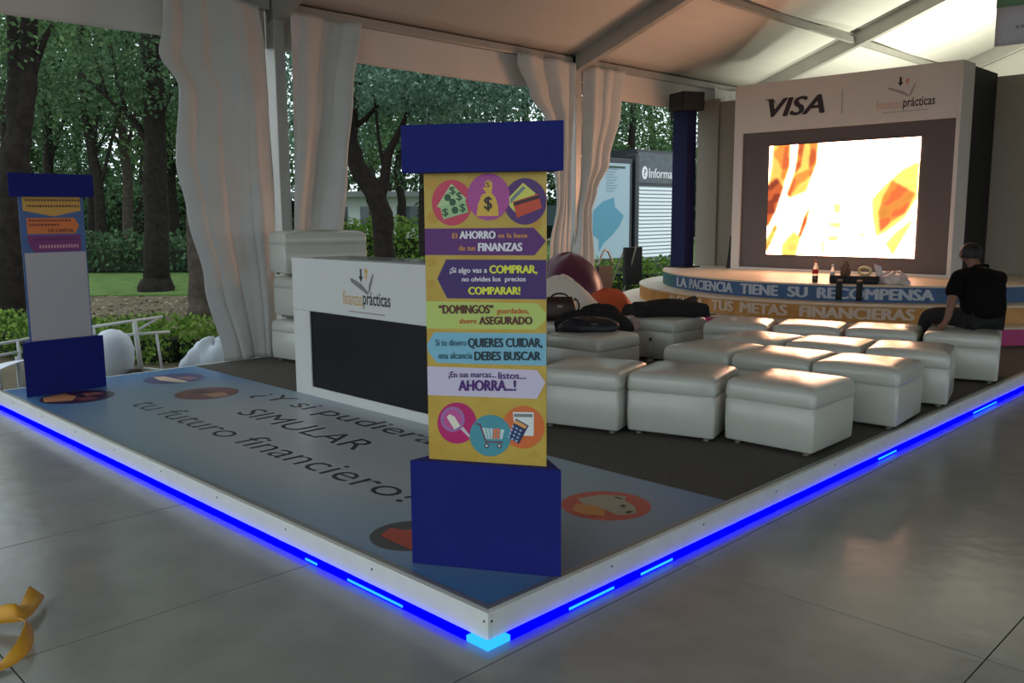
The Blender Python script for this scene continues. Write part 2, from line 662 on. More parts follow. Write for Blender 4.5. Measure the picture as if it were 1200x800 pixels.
# printed vinyl sheet: pale centre, blue ends
mp = bpy.data.materials.new('printed_vinyl')
mp.use_nodes = True
nt = mp.node_tree
b = nt.nodes['Principled BSDF']
b.inputs['Roughness'].default_value = .3
tc = nt.nodes.new('ShaderNodeTexCoord')
mpn = nt.nodes.new('ShaderNodeMapping')
mpn.inputs['Location'].default_value = (-1.0 / 1.5, -2.75 / 3.3, 0)
mpn.inputs['Scale'].default_value = (1 / 1.5, 1 / 3.3, 0)
nt.links.new(tc.outputs['Object'], mpn.inputs[0])
ln = nt.nodes.new('ShaderNodeVectorMath')
ln.operation = 'LENGTH'
nt.links.new(mpn.outputs[0], ln.inputs[0])
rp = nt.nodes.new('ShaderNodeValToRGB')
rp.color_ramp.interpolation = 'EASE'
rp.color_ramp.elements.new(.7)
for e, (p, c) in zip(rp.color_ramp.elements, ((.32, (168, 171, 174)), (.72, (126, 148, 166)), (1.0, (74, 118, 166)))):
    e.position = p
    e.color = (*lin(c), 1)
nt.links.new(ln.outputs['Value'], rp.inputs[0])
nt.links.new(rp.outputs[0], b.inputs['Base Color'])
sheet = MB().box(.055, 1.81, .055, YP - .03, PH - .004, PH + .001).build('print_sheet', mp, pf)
ZS = PH + .0016


def fmap(u, v, z=ZS):     # reading direction -Y, top of letters +X
    return (v, -u, z)


M_ink = mat('ink_dark', (30, 30, 36), .5)
put_words('¿Y si pudieras', -4.42, -1.93, 1.395, 1.665, fmap, 'lettering', M_ink, sheet)
put_words('SIMULAR', -3.92, -2.34, 1.03, 1.25, fmap, 'lettering', M_ink, sheet)
put_words('tu futuro financiero?', -4.84, -1.26, .585, .815, fmap, 'lettering', M_ink, sheet, -.004)


def disc2(c, r, n=36, sx=1.):
    return [(c[0] + sx * r * math.cos(2 * math.pi * k / n), c[1] + r * math.sin(2 * math.pi * k / n)) for k in range(n)]


def floor_disc(c, r, cols, pics):
    o = MB()
    o.add([(p[0], p[1], ZS) for p in disc2(c, r)], [tuple(range(36))])
    d = o.build('printed_disc', mat('disc_%d_%d_%d' % cols, cols, .35), sheet)
    for k, (pts, cc) in enumerate(pics):
        # local picture frame: u along -Y, v along +X
        m = MB()
        m.add([(c[0] + v * r, c[1] - u * r, ZS + .0006 * (k + 1)) for u, v in pts], [tuple(range(len(pts)))])
        o2 = m.build('picture_shape', mat('pic_%d_%d_%d' % cc, cc, .4), pf)
        o2.parent = sheet
    return d


floor_disc((.41, 5.47), .29, (58, 34, 58), [([(-.6, -.75), (.1, -.95), (.45, -.3), (-.1, .0), (-.8, -.1)], (190, 132, 84)), ([(.2, -.2), (.75, -.1), (.7, .35), (.25, .3)], (120, 60, 50)), ([(-.4, .25), (.1, .2), (.1, .7), (-.35, .65)], (150, 92, 66))])
floor_disc((1.352, 5.69), .27, (70, 62, 118), [([(-.8, -.4), (.0, -.5), (.9, -.15), (.95, .1), (.2, .05), (-.7, -.05)], (214, 190, 164)), ([(.0, .1), (.7, .25), (.5, .6), (-.1, .5)], (150, 110, 130))])
floor_disc((1.242, 4.81), .265, (112, 62, 64), [([(.1, -.2), (.85, -.15), (.9, .35), (.2, .45)], (170, 128, 100)), ([(-.7, -.2), (-.1, -.5), (.0, .1), (-.5, .3)], (84, 56, 60))])
floor_disc((.328, .868), .20, (58, 56, 56), [([(-.5, -.55), (.75, -.6), (.8, .55), (-.2, .6), (-.35, .1), (-.75, -.05)], (178, 66, 44))])
floor_disc((1.311, .475), .235, (190, 66, 44), [([(-.75, -.1), (-.55, .5), (-.05, .8), (.1, .55), (.55, .35), (.85, .0), (.6, -.35), (.2, -.25), (-.3, -.35)], (170, 160, 138)), ([(-.55, -.35), (-.1, -.2), (.2, -.3), (.45, -.6), (.0, -.85), (-.35, -.75)], (206, 134, 52)), ([(-.2, .62), (.02, .62), (.02, .54), (-.2, .54)], (40, 36, 34)), ([(.25, .28), (.4, .24), (.4, .12), (.25, .16)], (40, 36, 34)), ([(.62, .06), (.72, .06), (.72, -.12), (.62, -.12)], (40, 36, 34))])


# ------------------------------------------------------------------ stage: three curved tiers with painted risers
SX, SY = 11.35, 3.45
TIERS = [(3.74, PH, PH + .21), (3.42, PH + .21, PH + .42), (3.05, PH + .42, PH + .63)]
Z3 = PH + .63
st = thing('stage', 'curved three-step stage with painted magenta, orange and blue risers', 'stage', (SX, SY, PH))


def arc(r, a0, a1, n):
    return [(SX - r * math.cos(R(a0 + (a1 - a0) * k / n)), SY + r * math.sin(R(a0 + (a1 - a0) * k / n))) for k in range(n + 1)]


def brickish(name, c1, c2, c3, sc):
    m = bpy.data.materials.new(name)
    m.use_nodes = True
    n = m.node_tree
    b = n.nodes['Principled BSDF']
    b.inputs['Roughness'].default_value = .55
    tcn = n.nodes.new('ShaderNodeTexCoord')
    vo = n.nodes.new('ShaderNodeTexVoronoi')
    vo.inputs['Scale'].default_value = sc
    n.links.new(tcn.outputs['Object'], vo.inputs['Vector'])
    r = n.nodes.new('ShaderNodeValToRGB')
    r.color_ramp.elements[0].color = (*lin(c1), 1)
    r.color_ramp.elements[1].color = (*lin(c2), 1)
    e = r.color_ramp.elements.new(.55)
    e.color = (*lin(c3), 1)
    s = n.nodes.new('ShaderNodeSeparateColor')
    n.links.new(vo.outputs['Color'], s.inputs[0])
    n.links.new(s.outputs[0], r.inputs[0])
    n.links.new(r.outputs[0], b.inputs['Base Color'])
    return m


LAYER = .00018
RIS = [mat('riser_magenta', (176, 40, 110), .5), brickish('riser_orange', (176, 116, 56), (194, 146, 82), (186, 132, 62), 3.0), brickish('riser_blue', (48, 82, 122), (62, 100, 150), (56, 88, 132), 3.0)]
for (r, z0, z1), rm in zip(TIERS, RIS):
    MB().prism(arc(r - .012, 80, -80, 64) + [(XP - .3, SY - 2.9), (XP - .3, SY + 2.9)], z0, z1 - .022).build('tier_core', M_wood, st)
    MB().prism(arc(r + .008, 80, -80, 64) + [(XP - .3, SY - 2.9), (XP - .3, SY + 2.9)], z1 - .022, z1).build('tread', M_wood, st)
    a = arc(r, 80, -80, 80)
    o = MB()
    o.add([(x, y, z0 + .001) for x, y in a] + [(x, y, z1 - .022) for x, y in a], [(k, k + 1, k + 82, k + 81) for k in range(80)])
    o.build('riser', rm, st, smooth=True)
# teal end of the blue riser
a = arc(3.053, 74, 36, 24)
MB().add([(x, y, TIERS[2][1] + .001) for x, y in a] + [(x, y, TIERS[2][2] - .023) for x, y in a], [(k, k + 1, k + 26, k + 25) for k in range(24)]).build('riser_end', mat('riser_teal', (44, 92, 100), .5), st, smooth=True)
a = arc(3.425, 74, 32, 24)


def stage_text(words, r, zb, zt, m):
    global LAYER
    LAYER = .0008
    for s, a0, a1 in words:
        mb = MB()
        put_text(mb, s, a0, a1, zb, zt, lambda u, v: (SX - r * math.cos(R(-u)), SY + r * math.sin(R(-u)), v), .075)
        mb.build('lettering', m, st)


M_let1 = mat('letter_grey_blue', (176, 184, 196), .5)
M_let2 = mat('letter_beige', (206, 186, 168), .5)
stage_text([('LA', -33.5, -27.2), ('PACIENCIA', -26.0, -8.8), ('TIENE', -6.6, 4.0), ('SU', 6.2, 11.2), ('RECOMPENSA', 13.2, 38.8)], 3.058, TIERS[2][1] + .03, TIERS[2][2] - .04, M_let1)
stage_text([('ALCANZA', -25, -12), ('TUS', -9.6, -3.6), ('METAS', -2.0, 8.8), ('FINANCIERAS', 11.2, 33.2)], 3.428, TIERS[1][1] + .035, TIERS[1][2] - .035, M_let2)

# ------------------------------------------------------------------ LED wall
LX = 10.4
Y0, Y1 = 1.845, 5.205
ZT = 3.625
lw_ = thing('led_wall', 'tall white frame with dark bezel holding a glowing video screen', 'video wall', (LX, 3.5, Z3))
MB().box(LX, LX + .45, Y0, 1.90, Z3 + .001, ZT).build('frame_stile', M_wallp, lw_, bevel=.005)
MB().box(LX, LX + .45, 5.06, Y1, Z3, ZT).build('frame_stile', M_wallp, lw_, bevel=.005)
MB().box(LX + .001, LX + .45, 1.90, 5.06, 2.89, ZT).build('frame_header', M_wallp, lw_)
MB().box(LX + .001, LX + .45, 1.90, 5.06, Z3, .808).build('frame_sill', M_wallp, lw_)
MB().box(LX + .04, LX + .44, 1.90, 5.06, .808, 2.89).build('bezel', M_bezel, lw_)
MB().box(LX + .451, LX + 1.42, Y0 + .01, Y1 - .01, Z3, ZT - .03).build('side_cloth', M_black, lw_)
# screen picture: radiance per corner of a fine grid
NU, NV = 220, 160
SY0, SY1, SZ0, SZ1 = 2.345, 4.60, 1.018, 2.675


def inpoly(u, v, P):
    c = np.zeros(u.shape, bool)
    n = len(P)
    for i in range(n):
        x0, y0 = P[i]
        x1, y1 = P[(i + 1) % n]
        k = ((y0 > v) != (y1 > v)) & (u < (x1 - x0) * (v - y0) / ((y1 - y0) or 1e-9) + x0)
        c ^= k
    return c


uu, vv = np.meshgrid((np.arange(NU) + .5) / NU, (np.arange(NV) + .5) / NV)      # v runs down
nz = np.zeros_like(uu)
for k in range(60):
    f1, f2, p1 = RNG.uniform(6, 45), RNG.uniform(6, 45), RNG.uniform(0, 6.3)
    nz += np.sin(uu * f1 * 1.3 + vv * f2 * (1 if k % 2 else -1) + p1) / 8
LW = 13.0
C = np.zeros((NV, NU, 3)) + np.array([1.0, .53, .35]) * LW
yel, org, red, brn = np.array([1.15, .80, .16]), np.array([1.0, .36, .07]), np.array([.80, .16, .05]), np.array([.32, .06, .03])


def paint(P, c, jit=0., c2=None):
    k = inpoly(uu, vv, P)
    C[k] = np.array(c)
    if c2 is not None:
        k2 = k & (nz > jit)
        C[k2] = np.array(c2)


paint([(.03, 0), (.15, 0), (.14, .16), (.11, .4), (.02, .72), (0, .74), (0, .38), (.02, .2)], yel, .05, org)
paint([(.0, .36), (.06, .3), (.11, .38), (.06, .6), (.0, .74)], red, .15, brn)
paint([(.11, .02), (.15, 0), (.15, .2), (.12, .32), (.09, .3)], org, .3, red)
paint([(.21, 0), (.34, 0), (.34, .14), (.28, .42), (.16, .48), (.14, .44), (.2, .2)], yel * 1.1, .45, org)
paint([(.21, 0), (.25, 0), (.23, .2), (.19, .26), (.2, .14)], red, .3, org)
paint([(.3, 0), (.345, 0), (.34, .18), (.30, .32), (.29, .16)], red, .4, org)
paint([(.19, .3), (.2, .32), (.165, .48), (.14, .45)], org, .2, red)
paint([(.31, .55), (.29, .7), (.25, .84), (.235, .82), (.27, .65)], red, .4, org)
paint([(.0, .86), (.06, .72), (.08, .74), (.05, .85), (.0, .98)], yel, .3, org)
paint([(.12, .9), (.2, .78), (.25, .84), (.22, 1), (.12, 1)], yel * 1.3, .6, yel)
paint([(.995, .2), (.995, .5), (.93, .66), (.82, .78), (.76, .82), (.73, .66), (.72, .5), (.8, .38), (.9, .26)], yel * 1.5, .5, yel * 1.2)
paint([(.84, .35), (.985, .46), (.93, .62), (.86, .68), (.785, .78), (.765, .62), (.79, .48)], org, .25, red * 1.2)
paint([(.99, .66), (.9, .9), (.87, .98), (.82, .88), (.88, .78)], yel * 1.6, .6, yel * 1.3)
for P in ([(.47, .54), (.52, .54), (.52, .62), (.48, .62)], [(.43, .7), (.53, .7), (.52, .76), (.45, .73)], [(.44, .82), (.51, .82), (.51, .86), (.44, .86)], [(.66, .78), (.7, .82), (.65, .82)], [(.40, .86), (.42, .86), (.42, .97), (.40, .97)]):
    paint(P, yel * 2.2)
lg = np.log(C)
for _ in range(5):
    pd = np.pad(lg, ((1, 1), (1, 1), (0, 0)), 'edge')
    lg = (pd[1:-1, 1:-1] * 2 + pd[:-2, 1:-1] + pd[2:, 1:-1] + pd[1:-1, :-2] + pd[1:-1, 2:]) / 6
C = np.exp(lg + .10 * nz[:, :, None] * (lg < 1))
ii, jj = np.meshgrid(np.arange(NU + 1), np.arange(NV + 1))
V = np.stack([np.full(ii.size, LX + .034), (SY1 + (SY0 - SY1) * ii / NU).ravel(), (SZ1 + (SZ0 - SZ1) * jj / NV).ravel()], 1)
qi, qj = np.meshgrid(np.arange(NU), np.arange(NV))
a = (qj * (NU + 1) + qi).ravel()
F = np.stack([a, a + NU + 1, a + NU + 2, a + 1], 1)
mscr = bpy.data.materials.new('video_screen')
mscr.use_nodes = True
nt = mscr.node_tree
nt.nodes.clear()
out = nt.nodes.new('ShaderNodeOutputMaterial')
em = nt.nodes.new('ShaderNodeEmission')
at_ = nt.nodes.new('ShaderNodeAttribute')
at_.attribute_name = 'picture'
nt.links.new(at_.outputs['Color'], em.inputs[0])
nt.links.new(em.outputs[0], out.inputs[0])
scr = npmesh('screen', V, F, mscr, lw_)
ca = scr.data.color_attributes.new('picture', 'FLOAT_COLOR', 'CORNER')
cc = np.ones((NU * NV, 4, 4), np.float32)
cc[:, :, :3] = C.reshape(-1, 1, 3)
ca.data.foreach_set('color', cc.ravel())
MB().box(LX + .030, LX + .041, SY0 - .012, SY1 + .012, SZ0 - .012, SZ0).build('screen_edge', M_black, lw_)
MB().box(LX + .030, LX + .041, SY0 - .012, SY1 + .012, SZ1, SZ1 + .012).build('screen_edge', M_black, lw_)


def lmap(x):
    return lambda u, v: (x, -u, v)


M_dkbr = mat('logo_dark', (44, 32, 40), .5)
M_gold = mat('logo_gold', (206, 160, 80), .5)
M_peach = mat('logo_peach', (214, 168, 140), .5)
M_grey = mat('logo_grey', (120, 118, 116), .5)
M_lgrey = mat('logo_light_grey', (160, 150, 144), .5)
lm = lmap(LX - .003)
LAYER = .0006
mb = MB()
put_text(mb, 'VISA', -4.63, -3.72, 3.10, 3.375, lm, .045, .28)
mb.add([lm(u, v) for u, v in ((-4.70, 3.375), (-4.55, 3.375), (-4.47, 3.26), (-4.53, 3.325))], [(0, 1, 2, 3)])
mb.build('lettering', M_dkbr, lw_)
MB().box(LX - .004, LX - .001, 3.459, 3.472, 3.07, 3.41).build('divider_line', M_lgrey, lw_)


def arrow(u, v0, v1, w, s):
    h = (v1 - v0)
    if s < 0:
        return [(u - w * .4, v1), (u + w * .4, v1), (u + w * .4, v0 + h * .45), (u + w, v0 + h * .45), (u, v0), (u - w, v0 + h * .45), (u - w * .4, v0 + h * .45)]
    return [(u - w * .4, v0), (u + w * .4, v0), (u + w * .4, v1 - h * .45), (u + w, v1 - h * .45), (u, v1), (u - w, v1 - h * .45), (u - w * .4, v1 - h * .45)]


def poly(name, pts, mf, m, par):
    return MB().add([mf(u, v) for u, v in pts], [tuple(range(len(pts)))]).build(name, m, par)


poly('arrow_mark', arrow(-2.65, 3.365, 3.49, .038, -1), lm, M_dkbr, lw_)
poly('arrow_mark', arrow(-2.56, 3.39, 3.465, .034, 1), lm, mat('logo_coral', (214, 130, 104), .5), lw_)
poly('book_mark', [(-2.835, 3.372), (-2.80, 3.335), (-2.62, 3.26), (-2.53, 3.215), (-2.525, 3.235), (-2.60, 3.295), (-2.79, 3.36)], lm, M_lgrey, lw_)
poly('book_mark', [(-2.525, 3.215), (-2.49, 3.25), (-2.44, 3.385), (-2.455, 3.39), (-2.51, 3.29)], lm, M_lgrey, lw_)
mb = MB()
put_text(mb, 'finanzas', -2.975, -2.615, 3.075, 3.20, lm, 0)
mb.build('lettering', M_peach, lw_)
mb = MB()
put_text(mb, 'prácticas', -2.60, -2.18, 3.045, 3.205, lm, .012)
mb.build('lettering', M_dkbr, lw_)
for k in range(14):
    u = -2.88 + k * .044
    MB().box(LX - .004, LX - .001, -u - .034, -u, 3.022, 3.032).build('tagline_mark', M_lgrey, lw_)

# white side panels behind the stage
wp = thing('stage_back_panel', 'plain white panels closing the stage left of the video wall', 'panel', (11.05, 5.9, Z3))
MB().box(11.0, 11.05, 5.20, 5.84, Z3, 3.50).build('panel', M_back, wp, bevel=.004)
MB().box(10.96, 11.02, 5.845, 6.25, Z3, 3.55).build('panel', M_back, wp, bevel=.004)
wp = thing('stage_back_panel', 'plain white panels closing the stage behind the seated person', 'panel', (11.9, 1.0, Z3))
for k in range(3):
    MB().box(11.86, 11.91, 1.88 - 1.0 * (k + 1) + .004, 1.88 - 1.0 * k, PH, 3.56).build('panel', M_back, wp, bevel=.004)
cb = MB().loft([[(10.62 + .0 * t, 5.22 + .02 * c + w, z) if 0 else (10.55 + .05 * s, 5.27 + w * c, z) for c, s in ((-1, -1), (1, -1), (1, 1), (-1, 1))] for z, w in ((Z3, .075), (.9, .055), (1.1, .03), (1.3, .015))])
tag(cb.build('cable_cover', M_black, None), 'slim black cloth bundle at the foot of the video wall', 'cloth')

# speaker on blue column
sc_ = thing('speaker_column', 'tall dark blue square column at the left end of the stage', 'column', (10.3, 6.06, Z3))
MB().box(10.16, 10.42, 5.92, 6.2, Z3 + .02, 3.30).build('shaft', mat('column_blue', (20, 23, 66), .6, spec=.2), sc_, bevel=.006)
MB().box(10.08, 10.50, 5.84, 6.28, Z3, Z3 + .02).build('base_plate', M_black, sc_)
sp = thing('loudspeaker', 'black loudspeaker box tilted on top of the blue column', 'speaker', (10.28, 6.04, 3.302), R(-24))
MB().box(-.20, .20, -.24, .20, .0, .29).build('cabinet', M_black, sp, world=False, bevel=.012)
MB().box(-.205, -.199, -.20, .16, .03, .26).build('grille', mat('grille_dark', (36, 34, 36), .5, bump=.6, bscale=200), sp, world=False)
MB().box(-.05, .05, -.05, .05, -.001, .012).build('mount', M_black, sp, world=False)

# floodlights standing behind the video wall, aimed at the roof
for k, (x, y, z, e, lab) in enumerate(((14.2, 2.6, 2.2, 900, 'floodlight standing behind the video wall lighting the roof'), (12.35, 4.9, 2.9, 55, 'small floodlight clamped behind the left edge of the video wall'))):
    fl = thing('floodlight', lab, 'floodlight', (x, y, Z3 if k else 0))
    zb = Z3 if k else 0
    MB().tube([(x, y, zb), (x, y, z)], .02).build('stand', M_black, fl)
    MB().box(x - .14, x + .14, y - .1, y + .1, z, z + .06).build('housing', M_black, fl)
    ld = bpy.data.lights.new('floodlight_lamp', 'SPOT')
    ld.energy = e
    ld.color = (1.0, 1.0, .80)
    ld.spot_size = R(150)
    ld.spot_blend = .6
    ld.shadow_soft_size = .08
    lo = bpy.data.objects.new('lamp', ld)
    COL.objects.link(lo)
    lo.parent = fl
    lo.location = (0, 0, z + .09 - zb)
    lo.rotation_euler = (R(180), 0, 0)


# ------------------------------------------------------------------ white ottomans
def rsq(h, r, z, n=6, cx=0, cy=0, hy=None):
    hy = hy or h
    r = min(r, h * .98, hy * .98)
    out = []
    for q, (sx, sy) in enumerate(((1, 1), (-1, 1), (-1, -1), (1, -1))):
        for k in range(n + 1):
            t = math.pi / 2 * (q + k / n)
            out.append((cx + sx * (h - r) + r * math.cos(t), cy + sy * (hy - r) + r * math.sin(t), z))
    return out


def make_ottoman(label, hx=.31, hy=.31, group='white leatherette ottomans in rows before the stage'):
    t = thing('ottoman', label, 'ottoman', (0, 0, 0), 0, group)

    def lp(z, i, r):
        return rsq(hx - i, r, z, 6, 0, 0, hy - i)
    MB().loft([lp(.030, .012, .02), lp(.040, .004, .022), (lp(.17, .0, .022)), lp(.304, .001, .024), lp(.312, .007, .026)]).build('body', M_leather, t, smooth=True, world=False)
    MB().loft([lp(.308, .009, .026), lp(.316, .001, .028), lp(.345, -.004, .034), lp(.395, -.001, .038), lp(.416, .006, .044), lp(.429, .019, .055), lp(.438, .045, .07), lp(.445, .10, .09), lp(.450, .17, .08), lp(.452, .27, .03)]).build('cushion', M_leather, t, smooth=True, world=False)
    for sx in (-1, 1):
        for sy in (-1, 1):
            MB().lathe((sx * (hx - .07), sy * (hy - .07), 0), [(.020, 0), (.024, .036)], 10).build('foot', M_foot, t, world=False)
    return t


SPOTS = [  # near corner, turn, label
    (2.87, .10, 1, 'white ottoman at the carpet corner, nearest to the printed orange disc'),
    (2.77, .735, 16, 'white ottoman in the middle of the front row'),
    (2.51, 1.33, 17, 'white ottoman of the front row partly hidden by the nearest totem'),
    (3.93, .0, 5, 'white ottoman second from the front along the blue light strip'),
    (3.87, .635, 4, 'white ottoman in the middle of the second row'),
    (3.80, 1.28, -3, 'white ottoman of the second row with a water bottle beside it'),
    (4.93, .0, 14, 'white ottoman third from the front along the blue light strip'),
    (4.75, .63, 8, 'white ottoman in the middle of the third row'),
    (4.55, 1.3, -4, 'white ottoman at the left end of the third row'),
    (6.24, .02, 15, 'white ottoman on which the person in black sits'),
    (6.03, .66, 14, 'white ottoman of the back row next to the seated person'),
    (5.82, 1.29, 16, 'white ottoman of the back row below the word FINANCIERAS'),
    (5.6, 1.92, 20, 'white ottoman of the back row between the black jacket seat and its neighbour'),
    (5.22, 2.74, 0, 'white ottoman with a black jacket thrown over it'),
    (3.72, 2.5, 0, 'white ottoman with a dark blue bag on its top'),
    (4.36, 3.30, 3, 'white ottoman under the brown handbag'),
]
ott = make_ottoman('')
for k, (x, y, a, lab) in enumerate(SPOTS):
    ca_, sa = math.cos(R(a)), math.sin(R(a))
    loc = (x + .31 * ca_ - .31 * sa, y + .31 * sa + .31 * ca_, PH)
    if k == 0:
        ott.location = loc
        ott.rotation_euler = (0, 0, R(a))
        ott['label'] = lab
    else:
        dup(ott, loc, R(a), lab)
OT = PH + .458   # top of an ottoman

# stacked ottomans behind the counter
grp = 'white ottomans stacked behind the counter'
s1 = dup(ott, (2.90, 5.72, PH), R(8), 'lowest white ottoman of the stack by the curtain')
s2 = dup(ott, (2.92, 5.68, PH + .459), R(5), 'middle white ottoman of the stack by the curtain')
for s in (s1, s2):
    s['group'] = grp
bench = make_ottoman('long white ottoman on top of the stack behind the counter', .43, .27, grp)
bench.location = (2.84, 5.48, PH + .918)
bench.rotation_euler = (0, 0, R(-14))
for zz, (x, y) in ((PH + .925, (2.36, 5.63)), ):
    pass

# ------------------------------------------------------------------ counter with black front and logo
ct = thing('reception_counter', 'white reception counter with black front panel and logo', 'counter', (1.812, 3.1, PH))
CX, CY0, CY1, CT = 1.812, 1.95, 4.30, 1.30
MB().box(CX, CX + .42, CY0, CY1, .862, CT).build('upper_body', M_lam, ct, bevel=.006)
MB().box(CX, CX + .40, 4.05, CY1 - .001, PH, .862).build('side_leg', M_lam, ct, bevel=.004)
MB().box(CX, CX + .40, CY0, CY0 + .2, PH, .862).build('side_leg', M_lam, ct, bevel=.004)
MB().box(CX, CX + .04, CY0 + .2, 4.05, PH, .218).build('plinth', M_lam, ct, bevel=.003)
MB().box(CX + .012, CX + .40, CY0 + .2, 4.05, .218, .862).build('front_panel', mat('gloss_black', (14, 14, 17), .35, spec=.2), ct)
MB().box(CX + .02, CX + .40, CY0 + .02, CY1 - .3, CT, CT + .012).build('glass_top', mat('counter_glass', (126, 128, 126), .2), ct)
cm = lmap(CX - .002)
poly('arrow_mark', arrow(-3.30, 1.138, 1.244, .028, -1), cm, mat('logo_navy', (26, 26, 54), .5), ct)
poly('arrow_mark', arrow(-3.232, 1.168, 1.259, .026, 1), cm, M_gold, ct)
poly('book_mark', [(-3.445, 1.168), (-3.43, 1.135), (-3.31, 1.085), (-3.215, 1.045), (-3.212, 1.07), (-3.29, 1.125), (-3.41, 1.165)], cm, M_grey, ct)
poly('book_mark', [(-3.212, 1.045), (-3.185, 1.08), (-3.135, 1.205), (-3.15, 1.212), (-3.20, 1.12)], cm, M_grey, ct)
mb = MB()
put_text(mb, 'finanzas', -3.55, -3.29, .955, 1.065, cm)
mb.build('lettering', M_gold, ct)
mb = MB()
put_text(mb, 'prácticas', -3.28, -2.935, .935, 1.07, cm, .012)
mb.build('lettering', M_ink, ct)
for k in range(13):
    u = -3.47 + k * .036
    MB().box(CX - .003, CX + .001, -u - .028, -u, .899, .910).build('tagline_mark', M_lgrey, ct)


# ------------------------------------------------------------------ triangular totems
LAYER = .00018


def totem(label, c, rz, art):
    t = thing('totem', label, 'totem', (c[0], c[1], PH), rz, 'blue three-sided totems on the printed floor')

    def tri(s):
        r = s / (2 * math.sqrt(3))
        return [(-s / 2, -r), (s / 2, -r), (0, 2 * r)]
    MB().prism(tri(.666), .0, .466).build('base', M_blue, t, world=False, bevel=.003)
    MB().prism(tri(.656), -.0, .0).v
    sh = MB().prism(tri(.50), .466, 1.683).build('shaft', M_blue, t, world=False)
    MB().prism(tri(.680), 1.683, 1.876).build('cap', M_blue, t, world=False, bevel=.003)
    art(t)
    return t


def pframe(t):
    """2-D frame on the front face of a totem: u 0..1 across, v 0..1 up; local coordinates"""
    yf = -.150
    return lambda u, v, n=0.: (-.26 + .52 * u, yf - n, .466 + 1.217 * v)


